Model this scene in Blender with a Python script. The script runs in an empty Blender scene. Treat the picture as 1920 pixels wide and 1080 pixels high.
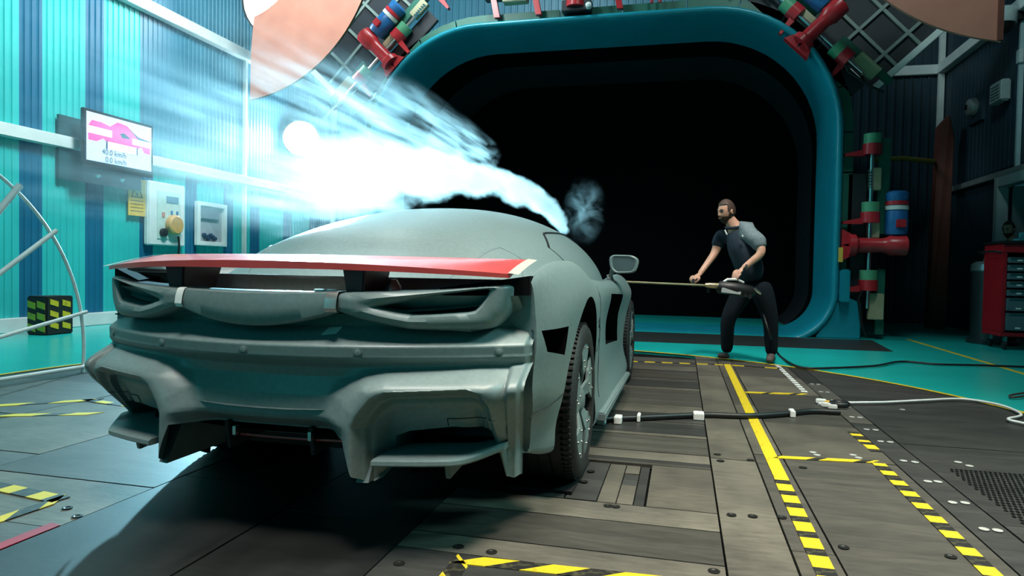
import bpy, bmesh, math, random
import numpy as np
from mathutils import Vector, Matrix
random.seed(7)
S = bpy.context.scene
COL = S.collection
PI = math.pi

# ------------------------------------------------------------------ camera
FPX, CAMH = 1280.0, 0.95
vY = np.array([320., -28., FPX]); vY /= np.linalg.norm(vY)
hz = np.array([1., .0185, 0.]); hz /= np.linalg.norm(hz)
vU = np.cross(hz, vY); vU /= np.linalg.norm(vU)
if vU[1] > 0: vU = -vU
vR = np.cross(vY, vU); vR /= np.linalg.norm(vR)
if vR[0] < 0: vR = -vR
RW = np.array([vR, vY, vU])                      # world <- camera (x right, y down, z ahead)
cam_d = bpy.data.cameras.new('camera'); cam = bpy.data.objects.new('camera', cam_d); COL.objects.link(cam)
cam_d.sensor_width = 36; cam_d.lens = 36 * FPX / 1920
m = RW @ np.diag([1, -1, -1])
cam.matrix_world = Matrix(((m[0][0], m[0][1], m[0][2], 0), (m[1][0], m[1][1], m[1][2], 0), (m[2][0], m[2][1], m[2][2], CAMH), (0, 0, 0, 1)))
cam_d.clip_end = 200
S.camera = cam

# ------------------------------------------------------------------ light
S.view_settings.view_transform = 'Standard'; S.view_settings.look = 'None'
S.view_settings.gamma = 1; S.view_settings.use_curve_mapping = False
S.view_settings.exposure = 0.0
W = bpy.data.worlds.new('world'); S.world = W; W.use_nodes = True
W.node_tree.nodes['Background'].inputs[0].default_value = (.10, .55, .62, 1)
W.node_tree.nodes['Background'].inputs[1].default_value = .05

def light(name, typ, loc, target, energy, color, size=1., size_y=None, spot=None, blend=.3, spread=None):
    d = bpy.data.lights.new(name, typ); d.energy = energy; d.color = color
    if typ == 'AREA':
        d.size = size
        if spread: d.spread = spread
        if size_y: d.shape = 'RECTANGLE'; d.size_y = size_y
    else:
        d.shadow_soft_size = size
    if typ == 'SPOT': d.spot_size = spot; d.spot_blend = blend
    o = bpy.data.objects.new(name, d); COL.objects.link(o); o.location = loc
    v = Vector(target) - Vector(loc); o.rotation_euler = v.to_track_quat('-Z', 'Y').to_euler()
    return o
light('ceiling_lamp_near', 'AREA', (1.4, 2.7, 6.4), (1.3, 2.9, 0), 125, (1, .91, .76), 1.1, spread=1.25)
light('ceiling_lamp_mid', 'AREA', (-.7, .3, 7.2), (-1.1, 2.8, .4), 78, (1, .98, .90), 1.4, spread=1.2)
light('ceiling_lamp_right', 'AREA', (4.2, 4.2, 4.8), (-.4, 3.6, .6), 45, (.42, 1, .96), 1.2, spread=1.4)
light('fill_light_man', 'AREA', (1.0, 5.0, 6.6), (.7, 7.6, 1.2), 42, (1, .93, .84), .9, spread=.9)  # added fill light, brightens the man's face and arms
light('fill_light_right_back', 'AREA', (1.6, 6.2, 8.6), (3.2, 13.0, 3.0), 85, (.74, 1, .98), 1.2, spread=2.2)  # added fill light to lift the trims and drives at back right
light('wall_wash_lamp', 'AREA', (-4.6, 7.2, 7.4), (-8.6, 9.0, 3.2), 640, (.80, 1, 1), 1.5)
light('hall_lamp_back', 'AREA', (-3.6, 9.6, 8.4), (-3.6, 15.6, 6.0), 240, (.75, 1, 1), 1.2)
light('fill_light_behind_camera', 'AREA', (-3.4, -3.5, 3.0), (-1.4, 3, .6), 38, (.05, .85, .92), 3.0)  # added teal fill for the car's rear, no actual lamp
light('flood_beam', 'SPOT', (-8.05, 13.3, 3.72), (-1.6, 2.6, .9), 14000, (.36, .82, 1), .12, spot=.62, blend=.8)
light('flood_spill', 'POINT', (-7.9, 13.1, 3.72), (0, 0, 0), 110, (.7, .93, 1), .25)
S.cycles.volume_bounces = 2

# ------------------------------------------------------------------ materials
MATS = {}
def mat(name, col, rough=.5, metal=0., col2=None, nscale=8., stretch=None, bump=0., emit=0., bscale=None, spec=.5, contrast=(.35, .65), coat=0.):
    if name in MATS: return MATS[name]
    M = bpy.data.materials.new(name); M.use_nodes = True; nt = M.node_tree; b = nt.nodes['Principled BSDF']
    b.inputs['Base Color'].default_value = (*col, 1); b.inputs['Roughness'].default_value = rough
    b.inputs['Metallic'].default_value = metal; b.inputs['Specular IOR Level'].default_value = spec
    if coat: b.inputs['Coat Weight'].default_value = coat
    if emit:
        b.inputs['Emission Color'].default_value = (*col, 1); b.inputs['Emission Strength'].default_value = emit
    tc = nt.nodes.new('ShaderNodeTexCoord'); mp = nt.nodes.new('ShaderNodeMapping')
    nt.links.new(tc.outputs['Object'], mp.inputs[0])
    if stretch: mp.inputs['Scale'].default_value = stretch
    n = nt.nodes.new('ShaderNodeTexNoise'); n.inputs['Scale'].default_value = nscale; n.inputs['Detail'].default_value = 6
    nt.links.new(mp.outputs[0], n.inputs['Vector'])
    c2 = col2 or tuple(c * .86 for c in col)
    r = nt.nodes.new('ShaderNodeValToRGB'); r.color_ramp.elements[0].position = contrast[0]; r.color_ramp.elements[1].position = contrast[1]
    r.color_ramp.elements[0].color = (*c2, 1); r.color_ramp.elements[1].color = (*col, 1)
    nt.links.new(n.outputs['Fac'], r.inputs[0]); nt.links.new(r.outputs[0], b.inputs['Base Color'])
    if bump:
        n2 = nt.nodes.new('ShaderNodeTexNoise'); n2.inputs['Scale'].default_value = bscale or nscale * 6; n2.inputs['Detail'].default_value = 3
        nt.links.new(mp.outputs[0], n2.inputs['Vector'])
        bp = nt.nodes.new('ShaderNodeBump'); bp.inputs['Strength'].default_value = bump; bp.inputs['Distance'].default_value = .01
        nt.links.new(n2.outputs['Fac'], bp.inputs['Height']); nt.links.new(bp.outputs[0], b.inputs['Normal'])
    MATS[name] = M; return M

CLAY = mat('matte_grey_clay', (.168, .226, .228), .40, .0, (.146, .198, .20), 60, bump=.05, bscale=420, spec=.5)
CLAYD = mat('matte_grey_clay_dark', (.13, .17, .175), .5)
BLACK = mat('black_plastic', (.006, .007, .008), .5)
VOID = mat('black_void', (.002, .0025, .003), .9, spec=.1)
RUBBER = mat('tyre_rubber', (.012, .013, .014), .65, bump=.3, bscale=150)
RED = mat('red_lacquer', (.62, .075, .07), .32, col2=(.52, .06, .06), nscale=5, coat=.3)
WHITEP = mat('white_paint', (.72, .75, .74), .45, col2=(.62, .66, .66), nscale=4)
TAPEW = mat('white_tape', (.75, .78, .76), .5)
SILVER = mat('silver_tape', (.75, .74, .70), .22, .85, col2=(.5, .5, .5), nscale=30)
STEEL = mat('polished_steel', (.6, .62, .62), .25, 1.)
AQUA = mat('aqua_cladding', (.03, .47, .46), .45, col2=(.025, .42, .42), nscale=2)
NAVY = mat('blue_cladding', (.006, .13, .24), .45, col2=(.005, .11, .21), nscale=2)
SLATE = mat('slate_blue_cladding', (.055, .20, .29), .45, col2=(.048, .175, .26), nscale=2)
DNAVY = mat('shaded_navy_cladding', (.010, .035, .055), .5, col2=(.008, .03, .047), nscale=2)  # darkened navy: the light's fall-off to the right is put into the colour
CYAN = mat('cyan_floor_paint', (.012, .45, .42), .25, col2=(.010, .40, .375), nscale=1.3, bump=.02, bscale=30)
LIP = mat('cyan_nozzle_paint', (.008, .25, .34), .28, col2=(.007, .22, .30), nscale=2)
GREEN = mat('dark_green_steel', (.012, .13, .09), .45)
LGREEN = mat('green_coupling', (.10, .36, .20), .4)
MRED = mat('signal_red_enamel', (.55, .025, .035), .32, col2=(.46, .02, .03), nscale=9)
MBLUE = mat('motor_blue_enamel', (.02, .14, .38), .35)
TAN = mat('tan_enamel', (.42, .38, .24), .5)
COPPER = mat('salmon_painted_sheet', (.52, .20, .145), .5, col2=(.46, .17, .125), nscale=3)
BROWN = mat('rust_brown_sheet', (.16, .045, .032), .5, col2=(.13, .036, .027), nscale=4)
YELLOW = mat('yellow_tape', (.62, .46, .02), .45, col2=(.36, .27, .02), nscale=22, contrast=(.30, .42))
BTAPE = mat('black_tape', (.012, .012, .011), .5, col2=(.06, .055, .03), nscale=30, contrast=(.38, .5))
SIGNY = mat('sign_yellow', (.80, .50, .08), .5)
DARKP = mat('dark_panel', (.018, .020, .028), .6)
BELT = mat('black_belt_plate', (.022, .024, .024), .5, .1, col2=(.012, .013, .013), nscale=3, stretch=(3, .6, 1), bump=.05, bscale=60)
PLATE = mat('worn_steel_plate', (.165, .150, .120), .42, .12, col2=(.085, .079, .066), nscale=3.2, stretch=(1, .7, 1), bump=.06, bscale=60, contrast=(.3, .72))
PLATE2 = mat('worn_steel_plate_dark', (.060, .060, .056), .45, .2, col2=(.034, .035, .034), nscale=3, stretch=(.6, 2.4, 1), bump=.06, bscale=60, contrast=(.3, .7))
PLATE3 = mat('worn_steel_plate_mid', (.095, .088, .074), .48, .12, col2=(.052, .050, .044), nscale=3, stretch=(.5, 3, 1), bump=.06, bscale=60, contrast=(.3, .7))
SKIN = mat('skin', (.52, .29, .20), .5, nscale=12)
SHIRT = mat('navy_polo_cloth', (.004, .018, .036), .8, col2=(.003, .013, .027), nscale=14)
SLEEVE = mat('heather_grey_cloth', (.16, .22, .24), .85, col2=(.09, .13, .15), nscale=90)
TROUS = mat('dark_blue_trousers', (.0022, .007, .012), .9, spec=.2)
SHOE = mat('brown_grey_shoes', (.075, .06, .055), .7)
HAIR = mat('dark_brown_hair', (.045, .024, .015), .7, nscale=60)
BRASS = mat('brass_tube', (.55, .45, .28), .3, .8)
LAMPE = mat('lamp_lens_lit', (.9, .96, 1), .4, emit=45)

for x in (PLATE, PLATE2, PLATE3, BELT):              # every plate a little different, with fine scuffs
    nt_ = x.node_tree; bs = nt_.nodes['Principled BSDF']; src = bs.inputs['Base Color'].links[0].from_socket
    oi = nt_.nodes.new('ShaderNodeObjectInfo'); tc2 = nt_.nodes.new('ShaderNodeTexCoord'); mp2 = nt_.nodes.new('ShaderNodeMapping'); mp2.inputs['Scale'].default_value = (2.5, 14, 1)
    nz2 = nt_.nodes.new('ShaderNodeTexNoise'); nz2.inputs['Scale'].default_value = 3; nz2.inputs['Detail'].default_value = 8; nz2.inputs['Roughness'].default_value = .7
    nt_.links.new(tc2.outputs['Generated'], mp2.inputs[0]); nt_.links.new(tc2.outputs['Object'], mp2.inputs[0]); nt_.links.new(mp2.outputs[0], nz2.inputs['Vector'])
    a1 = nt_.nodes.new('ShaderNodeMapRange'); a1.inputs['To Min'].default_value = .74; a1.inputs['To Max'].default_value = 1.12; nt_.links.new(oi.outputs['Random'], a1.inputs['Value'])
    a2 = nt_.nodes.new('ShaderNodeMapRange'); a2.inputs['From Min'].default_value = .35; a2.inputs['From Max'].default_value = .65; a2.inputs['To Min'].default_value = .72; a2.inputs['To Max'].default_value = 1.15; nt_.links.new(nz2.outputs['Fac'], a2.inputs['Value'])
    mu = nt_.nodes.new('ShaderNodeMath'); mu.operation = 'MULTIPLY'; nt_.links.new(a1.outputs[0], mu.inputs[0]); nt_.links.new(a2.outputs[0], mu.inputs[1])
    vm = nt_.nodes.new('ShaderNodeVectorMath'); vm.operation = 'SCALE'; nt_.links.new(src, vm.inputs[0]); nt_.links.new(mu.outputs[0], vm.inputs['Scale']); nt_.links.new(vm.outputs[0], bs.inputs['Base Color'])

# ------------------------------------------------------------------ mesh helpers
class MB:
    def __init__(s): s.v = []; s.f = []; s.mi = []
    def add(s, vs, fs, mi=0):
        o = len(s.v); s.v += [tuple(map(float, p)) for p in vs]
        for f in fs: s.f.append(tuple(i + o for i in f)); s.mi.append(mi)
        return s
    def box(s, c, d, rot=None, mi=0):
        x, y, z = d[0] / 2, d[1] / 2, d[2] / 2
        vs = [Vector((sx * x, sy * y, sz * z)) for sx in (-1, 1) for sy in (-1, 1) for sz in (-1, 1)]
        if rot is not None: vs = [rot @ p for p in vs]
        return s.add([p + Vector(c) for p in vs], [(0, 1, 3, 2), (4, 6, 7, 5), (0, 4, 5, 1), (2, 3, 7, 6), (0, 2, 6, 4), (1, 5, 7, 3)], mi)
    def b2(s, a, b, mi=0):
        return s.box([(a[i] + b[i]) / 2 for i in range(3)], [abs(b[i] - a[i]) for i in range(3)], None, mi)
    def cyl(s, p0, p1, r, n=16, r2=None, mi=0, caps=True):
        p0, p1 = Vector(p0), Vector(p1); r2 = r if r2 is None else r2
        q = (p1 - p0).to_track_quat('Z', 'Y').to_matrix(); vs = []
        for p, rr in ((p0, r), (p1, r2)):
            for k in range(n):
                a = 2 * PI * k / n; vs.append(p + q @ Vector((rr * math.cos(a), rr * math.sin(a), 0)))
        fs = [(k, (k + 1) % n, n + (k + 1) % n, n + k) for k in range(n)]
        if caps: fs += [tuple(range(n))[::-1], tuple(range(n, 2 * n))]
        return s.add(vs, fs, mi)
    def tube(s, pts, r, n=8, mi=0, closed=False):
        pts = [Vector(p) for p in pts]; L = len(pts); rs = r if isinstance(r, (list, tuple)) else [r] * L; rs = [float(q) for q in rs]
        vs = []; up = None
        for i, p in enumerate(pts):
            a = pts[(i - 1) % L] if (closed or i > 0) else p; b = pts[(i + 1) % L] if (closed or i < L - 1) else p
            t = (b - a).normalized()
            if up is None: up = Vector((0, 0, 1)) if abs(t.z) < .9 else Vector((1, 0, 0))
            x = up.cross(t).normalized(); y = t.cross(x); up = y
            for k in range(n):
                g = 2 * PI * k / n; vs.append(p + rs[i] * (math.cos(g) * x + math.sin(g) * y))
        fs = []
        for i in range(L if closed else L - 1):
            j = (i + 1) % L
            for k in range(n): fs.append((i * n + k, i * n + (k + 1) % n, j * n + (k + 1) % n, j * n + k))
        if not closed: fs += [tuple(range(n))[::-1], tuple((L - 1) * n + k for k in range(n))]
        return s.add(vs, fs, mi)
    def lathe(s, prof, c, axis, n=32, mi=0, closed=False):
        q = Vector(axis).to_track_quat('Z', 'Y').to_matrix(); vs = []
        for (r, h) in prof:
            for k in range(n):
                a = 2 * PI * k / n; vs.append(Vector(c) + q @ Vector((r * math.cos(a), r * math.sin(a), h)))
        L = len(prof); fs = []
        for i in range(L if closed else L - 1):
            j = (i + 1) % L
            for k in range(n): fs.append((i * n + k, i * n + (k + 1) % n, j * n + (k + 1) % n, j * n + k))
        if not closed: fs += [tuple(range(n))[::-1], tuple((L - 1) * n + k for k in range(n))]
        return s.add(vs, fs, mi)
    def prism(s, poly, fn, mi=0):
        """poly: 2-D points; fn(u, v, side) -> 3-D point for side 0 and 1"""
        n = len(poly)
        vs = [fn(u, v, 0) for u, v in poly] + [fn(u, v, 1) for u, v in poly]
        fs = [tuple(range(n))[::-1], tuple(range(n, 2 * n))] + [(k, (k + 1) % n, n + (k + 1) % n, n + k) for k in range(n)]
        return s.add(vs, fs, mi)
    def grid(s, P, mi=0, closed_u=False):
        """P: array (a, b, 3)"""
        a, b = len(P), len(P[0]); vs = [p for row in P for p in row]
        fs = [(i * b + j, i * b + j + 1, ((i + 1) % a) * b + j + 1, ((i + 1) % a) * b + j) for i in range(a if closed_u else a - 1) for j in range(b - 1)]
        return s.add(vs, fs, mi)
    def mesh(s, name):
        me = bpy.data.meshes.new(name); me.from_pydata(s.v, [], s.f)
        return me
    def build(s, name, mats, parent=None, smooth=None, bevel=0., fix=True, kind=None, label=None, weld=False):
        me = s.mesh(name); mats = mats if isinstance(mats, (list, tuple)) else [mats]
        for x in mats: me.materials.append(x)
        for p, i in zip(me.polygons, s.mi): p.material_index = i
        if fix or bevel or weld:
            bm = bmesh.new(); bm.from_mesh(me)
            if weld: bmesh.ops.remove_doubles(bm, verts=bm.verts, dist=1e-5)
            if fix: bmesh.ops.recalc_face_normals(bm, faces=bm.faces)
            if bevel:
                ed = [e for e in bm.edges if len(e.link_faces) == 2 and e.calc_face_angle(0) > .6]
                bmesh.ops.bevel(bm, geom=ed, offset=bevel, segments=2, affect='EDGES', clamp_overlap=True)
            bm.to_mesh(me); bm.free()
        if smooth:
            me.shade_smooth(); me.set_sharp_from_angle(angle=smooth)
        o = bpy.data.objects.new(name, me); COL.objects.link(o)
        if parent is not None: o.parent = parent
        if kind: o['kind'] = kind
        if label: o['label'] = label
        return o

def tag(o, label, cat, group=None):
    o['label'] = label; o['category'] = cat
    if group: o['group'] = group
    return o
def thing(name, label, cat, loc=(0, 0, 0), rot=(0, 0, 0), group=None):
    o = bpy.data.objects.new(name, None); COL.objects.link(o); o.location = loc; o.rotation_euler = rot
    o.empty_display_size = .1
    return tag(o, label, cat, group)
def struct(o): o['kind'] = 'structure'; return o
def at(px, py, Y):
    r = RW @ np.array([px - 960, py - 540, FPX]); t = Y / r[1]; return Vector((r[0] * t, Y, CAMH + r[2] * t))
def onfloor(px, py, z=0.):
    r = RW @ np.array([px - 960, py - 540, FPX]); t = (z - CAMH) / r[2]; return Vector((r[0] * t, r[1] * t, z))
def cr(P, n):
    """Catmull-Rom through the rows of P, n steps per span"""
    P = np.asarray(P, float); Q = np.vstack([2 * P[0] - P[1], P, 2 * P[-1] - P[-2]]); out = []
    for i in range(1, len(Q) - 2):
        for t in np.linspace(0, 1, n, endpoint=False):
            a, b, c, d = Q[i - 1], Q[i], Q[i + 1], Q[i + 2]
            out.append(.5 * (2 * b + (c - a) * t + (2 * a - 5 * b + 4 * c - d) * t * t + (3 * b - a - 3 * c + d) * t ** 3))
    out.append(P[-1]); return np.array(out)
def sm(x, a, b):
    t = np.clip((x - a) / (b - a), 0, 1); return t * t * (3 - 2 * t)

# ================================================================== SETTING
XL, XR, YB = -8.6, 5.0, 15.6
TC, TR = (-1.47, 4.46), 4.0            # turntable
# floor: cyan painted slab with the turntable sunk flush
fl = MB()
n = 128
ring = [(TC[0] + TR * math.cos(2 * PI * k / n), TC[1] + TR * math.sin(2 * PI * k / n)) for k in range(n)]
far = []
for k in range(n):
    c, s_ = math.cos(2 * PI * k / n), math.sin(2 * PI * k / n); q = 16 / max(abs(c), abs(s_)); far.append((TC[0] + q * c, TC[1] + q * s_))
fl.add([(x, y, 0) for x, y in ring] + [(x, y, 0) for x, y in far] + [(x, y, -.05) for x, y in ring],
       [(k, n + k, n + (k + 1) % n, (k + 1) % n) for k in range(n)] + [(k, (k + 1) % n, 2 * n + (k + 1) % n, 2 * n + k) for k in range(n)])
floor_o = struct(fl.build('floor', CYAN, fix=False))
for p in floor_o.data.polygons: pass
MB().lathe([(TR + .02, -.06), (TR + .02, -.03), (0.001, -.03), (0.001, -.06)], (*TC, 0), (0, 0, 1), 96).build('turntable_base', VOID, floor_o)

def clip_circle(poly, r):
    """clip a convex polygon to the turntable circle"""
    out = poly
    for k in range(96):
        a = 2 * PI * k / 96; nx, ny = math.cos(a), math.sin(a); d = r * math.cos(PI / 96); res = []
        for i in range(len(out)):
            p, q = out[i], out[(i + 1) % len(out)]
            dp = (p[0] - TC[0]) * nx + (p[1] - TC[1]) * ny - d; dq = (q[0] - TC[0]) * nx + (q[1] - TC[1]) * ny - d
            if dp <= 0: res.append(p)
            if dp * dq < 0: t = dp / (dp - dq); res.append((p[0] + t * (q[0] - p[0]), p[1] + t * (q[1] - p[1])))
        out = res
        if len(out) < 3: return []
    res = []
    for p in out:
        if not res or abs(p[0] - res[-1][0]) + abs(p[1] - res[-1][1]) > 1e-4: res.append(p)
    return res
def plate(x0, x1, y0, y1, m, z=0., g=.004):
    p = clip_circle([(x0 + g, y0 + g), (x1 - g, y0 + g), (x1 - g, y1 - g), (x0 + g, y1 - g)], TR - .03)
    if len(p) < 3: return
    cx = sum(a for a, b in p) / len(p); cy = sum(b for a, b in p) / len(p)
    pp = [(a - cx, b - cy) for a, b in p]
    o = MB().prism(pp, lambda u, v, k: (u, v, (-.02, z)[k])).build('floor_plate', m, floor_o)
    o.location = (cx, cy, 0)
H0 = (-.46, -.125, 2.80, 3.42)                      # hatch rectangle beside the rear wheel
# left of the car
for xs, ys, ms in [
    ((-5.5, -3.95), (.4, 2.2, 3.35, 4.4, 5.6, 7.0, 8.5), (PLATE3, PLATE2)),
    ((-3.95, -3.05), (.4, 1.95, 2.68, 3.75, 4.9, 6.2, 8.5), (PLATE, PLATE3)),
    ((-3.05, -2.15), (.4, 1.95, 2.42, 3.28, 4.3, 5.5, 7.0, 8.5), (PLATE3, PLATE)),
    ((-2.15, -1.49), (.4, 2.6, 3.6, 4.7, 5.9, 7.2, 8.5), (BELT, BELT)),
    ((-1.49, -.93), (.4, 1.6, 2.35, 3.6, 4.7, 5.9, 7.2, 8.5), (BELT, BELT)),
    ((.16, .385), (.4, 2.23, 3.65, 5.1, 6.6, 8.5), (PLATE, PLATE)),
    ((.385, .53), (.4, 2.5, 3.8, 5.2, 6.6, 8.5), (PLATE, PLATE3)),
    ((.53, 1.075), (.4, 2.0, 3.80, 4.65, 5.78, 6.7, 8.5), (PLATE, PLATE3)),
    ((1.075, 1.22), (.4, 2.4, 4.8, 6.4, 8.5), (PLATE3, PLATE2)),
    ((1.22, 2.6), (.4, 3.0, 4.3, 5.9, 7.4), (PLATE2, PLATE2)),
]:
    for i in range(len(ys) - 1): plate(xs[0], xs[1], ys[i], ys[i + 1], ms[i % 2], z=-.0015 * (i % 2))
for y0, y1, m in [(.4, 2.15, PLATE2), (2.15, 2.30, PLATE), (2.30, 2.60, PLATE3), (2.60, 2.80, PLATE)]: plate(-.93, .16, y0, y1, m)
plate(-.93, H0[0], 2.80, 3.42, PLATE2); plate(H0[1], .16, 2.80, 3.42, PLATE)
# recessed hatch with three lengthwise planks
for x0, x1, y0, y1, m, z in [(-.46, -.325, 2.82, 3.40, PLATE2, -.004), (-.325, -.245, 2.82, 3.40, PLATE, -.006), (-.245, -.175, 2.82, 3.08, PLATE, -.006), (-.245, -.175, 3.08, 3.26, PLATE2, -.010),
                             (-.245, -.175, 3.26, 3.40, PLATE, -.006), (-.175, -.13, 2.82, 3.40, PLATE2, -.008)]: plate(x0, x1, y0, y1, m, z, .0025)
# crosswise planks of the balance strip beside the car
y = 3.42; pm = [PLATE3, PLATE2, PLATE, PLATE2, PLATE3, PLATE3]; k = 0
for w in (.05, .05, .16, .035, .13, .20, .06, .30, .05, .05, .22, .30, .07, .26, .34, .08, .40, .10, .45, .10, .35, .32, .3):
    plate(-.93, .16, y, y + w, pm[(k * 7 + k // 3) % 6], -.0012 * (k % 3)); y += w; k += 1

def decal(name, pts, m, z=.0025, parent=None, label=None):
    """a thin painted or taped patch lying on the floor"""
    c = Vector((sum(p[0] for p in pts) / len(pts), sum(p[1] for p in pts) / len(pts), 0))
    o = MB().prism([(p[0] - c.x, p[1] - c.y) for p in pts], lambda u, v, k: (u, v, (0, z)[k])).build(name, m, parent or floor_o, label=label)
    o.location = c; return o
# yellow border of the turntable
bd = MB()
for k in range(n):
    a0, a1 = 2 * PI * k / n, 2 * PI * (k + 1) / n
    bd.prism([(TC[0] + (TR + d) * math.cos(a), TC[1] + (TR + d) * math.sin(a)) for a, d in ((a0, -.01), (a1, -.01), (a1, .035), (a0, .035))], lambda u, v, q: (u, v, (0, .003)[q]))
bd.build('yellow_border', YELLOW, floor_o)
def tape(x0, y0, x1, y1, w, step, slant, mb, label=None):
    """hazard tape: alternating yellow and black patches along a line"""
    d = Vector((x1 - x0, y1 - y0)); L = d.length; d.normalize(); nn = Vector((-d.y, d.x)); k = 0; t = 0
    root = bpy.data.objects.new('hazard_tape', None); COL.objects.link(root); root.parent = floor_o
    if label: root['label'] = label
    while t < L - 1e-4:
        e = min(t + step[k % len(step)], L)
        q = [Vector((x0, y0)) + d * (s + (sl * slant)) + nn * (w / 2 * sd) for s, sl, sd in ((t, -.5, -1), (e, -.5, -1), (e, .5, 1), (t, .5, 1))]
        decal('tape_patch', [(p.x, p.y) for p in q], mb[k % len(mb)], .003, root); t = e; k += 1
tape(.467, 1.4, .467, 3.35, .066, (.10, .062), 0, (YELLOW, BTAPE))
tape(.470, 3.35, .475, 7.48, .064, (.30, .27, .33), 0, (YELLOW, YELLOW))
tape(.985, 1.9, .99, 3.80, .062, (.085, .075), 0, (BTAPE, YELLOW))
tape(1.045, 4.05, 1.03, 4.52, .062, (.05, .10, .06), 0, (BTAPE, YELLOW))
tape(.50, 3.765, .98, 3.825, .05, (.17, .06), .06, (YELLOW, BTAPE))
tape(.505, 5.76, .97, 5.83, .06, (.16, .05), .06, (YELLOW, BTAPE))
tape(-.55, 7.33, .43, 7.42, .055, (.11, .07), 0, (YELLOW, BTAPE))
tape(.52, 7.42, .98, 7.36, .05, (.12, .2), 0, (YELLOW, BTAPE))
tape(-.66, 2.105, .30, 2.145, .066, (.12, .11), .10, (YELLOW, BTAPE))
tape(-.688, 1.5, -.672, 2.10, .062, (.17, .12), .08, (YELLOW, BTAPE))
tape(-3.2, 2.30, -2.38, 2.185, .075, (.10, .09), 0, (BTAPE, YELLOW))
tape(-2.43, 1.55, -2.39, 2.19, .06, (.16, .13), .1, (YELLOW, BTAPE))
tape(-5.0, 2.83, -3.55, 3.50, .07, (.22, .14), .08, (YELLOW, BTAPE))
tape(-4.9, 3.00, -3.9, 3.86, .07, (.2, .16), .08, (YELLOW, BTAPE))
tape(-3.98, 3.84, -3.3, 3.72, .06, (.14, .12), 0, (BTAPE, YELLOW))
decal('red_tape', [(-2.205, 1.2), (-2.155, 1.2), (-2.150, 1.97), (-2.20, 1.98)], mat('red_tape', (.30, .012, .03), .5), .003)
# pale dashed ladder near the man, line on the cyan floor, dark mats before the nozzle
for k in range(15):
    yy = 5.95 + k * .115; decal('white_dash', [(.965, yy), (1.01, yy), (1.01, yy + .06), (.965, yy + .06)], TAPEW, .003)
decal('yellow_line', [(3.32, 5.2), (3.37, 5.2), (3.39, 11.6), (3.34, 11.6)], YELLOW, .003)
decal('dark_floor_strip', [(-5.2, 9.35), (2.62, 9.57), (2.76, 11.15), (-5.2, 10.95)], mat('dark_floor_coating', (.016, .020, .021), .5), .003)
# plugs, bolt heads and perforated grille on the turntable
dots = MB()
plugs = [(1.13, 4.62), (1.18, 4.62), (1.13, 4.31), (1.18, 4.31), (1.13, 3.89), (1.18, 3.88), (1.13, 3.53), (1.175, 3.54), (1.13, 3.23), (1.18, 3.24), (1.13, 2.92), (1.175, 2.92), (1.4, 3.95), (1.43, 3.89),
         (.70, 3.92), (.712, 3.87), (.90, 3.93), (.915, 3.88), (1.13, 5.0), (1.18, 5.0), (1.12, 5.5), (1.17, 5.5), (1.12, 6.0), (1.17, 6.0), (1.12, 6.4), (1.17, 6.4), (1.3, 5.6), (1.55, 5.4)]
for x, yv in plugs: MB().lathe([(.018, 0), (.018, .003), (.001, .003)], (0, 0, 0), (0, 0, 1), 12).build('floor_plug', mat('plug_grey', (.38, .39, .37), .5), floor_o).location = (x, yv, .001)
bolts = [(.57, 2.58), (.91, 2.60), (.21, 2.80), (.29, 2.81), (.40, 2.83), (.12, 2.25), (-.24, 2.76), (-.27, 2.76), (.20, 3.72), (.21, 3.60), (.36, 3.66), (-.72, 2.2), (-.6, 2.19), (-.86, 2.02), (-.40, 3.22), (-.41, 3.05), (-2.17, 2.06), (-2.28, 2.12), (.95, 2.25), (.6, 3.6)]
BOLTM = mat('bolt_head', (.03, .03, .028), .4, .6)
for x, yv in bolts:
    MB().lathe([(.019, 0), (.019, .0025), (.012, .003), (.008, .001), (.001, .001)], (0, 0, 0), (0, 0, 1), 14).build('floor_bolt', BOLTM, floor_o).location = (x, yv, .0005)
gr = MB()
for i in range(26):
    for j in range(20):
        x = 1.31 + .021 * j + (.0105 if i % 2 else 0); yv = 2.9 + .036 * i
        if x < 1.74: gr.add([(x + .0075 * math.cos(a * PI / 4), yv + .012 * math.sin(a * PI / 4), .0012) for a in range(8)], [tuple(range(8))])
gr.build('perforation_hole', VOID, floor_o, kind='stuff', fix=False)
decal('wheel_pad', [(-.72, 2.86), (-.435, 2.86), (-.425, 3.37), (-.72, 3.37)], mat('black_rubber_pad', (.008, .008, .009), .6), .012)

# corrugated cladding
def cladding(org, ax, L, z0, z1, nrm, pitch=.105, dep=.013, seed=0):
    """trapezoid sheet along axis ax (unit), standing from z0 to z1, ribs towards nrm"""
    prof = []; t = 0
    while t < L - 1e-6:
        for a, d in ((0, 0), (.60, 0), (.68, 1), (.92, 1)):
            s_ = t + a * pitch
            if s_ <= L: prof.append((s_, d * dep))
        t += pitch
    prof.append((L, 0))
    P = [[Vector(org) + Vector(ax) * s_ + Vector(nrm) * d + Vector((0, 0, z)) for z in (z0, z1)] for s_, d in prof]
    return MB().grid(P)
wl = struct(MB().b2((XL - .25, -3, -.05), (XL - .06, YB + .3, 10.5)).build('wall_left', NAVY))
edges = [4.2, 5.2, 5.54, 6.24, 6.58, 7.28, 7.62, 8.32, 8.65, 9.36, 9.66, 10.42, 10.72, 11.46, 11.75, 12.30, 12.62, 13.5, 13.84, 14.6, 15.6]
for i in range(len(edges) - 1):
    col = NAVY if i % 2 else AQUA
    o = cladding((XL - .03, edges[i], 0), (0, 1, 0), edges[i + 1] - edges[i], 0, 2.66, (1, 0, 0), dep=.012).build('wall_panel', col, wl, fix=False)
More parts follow.
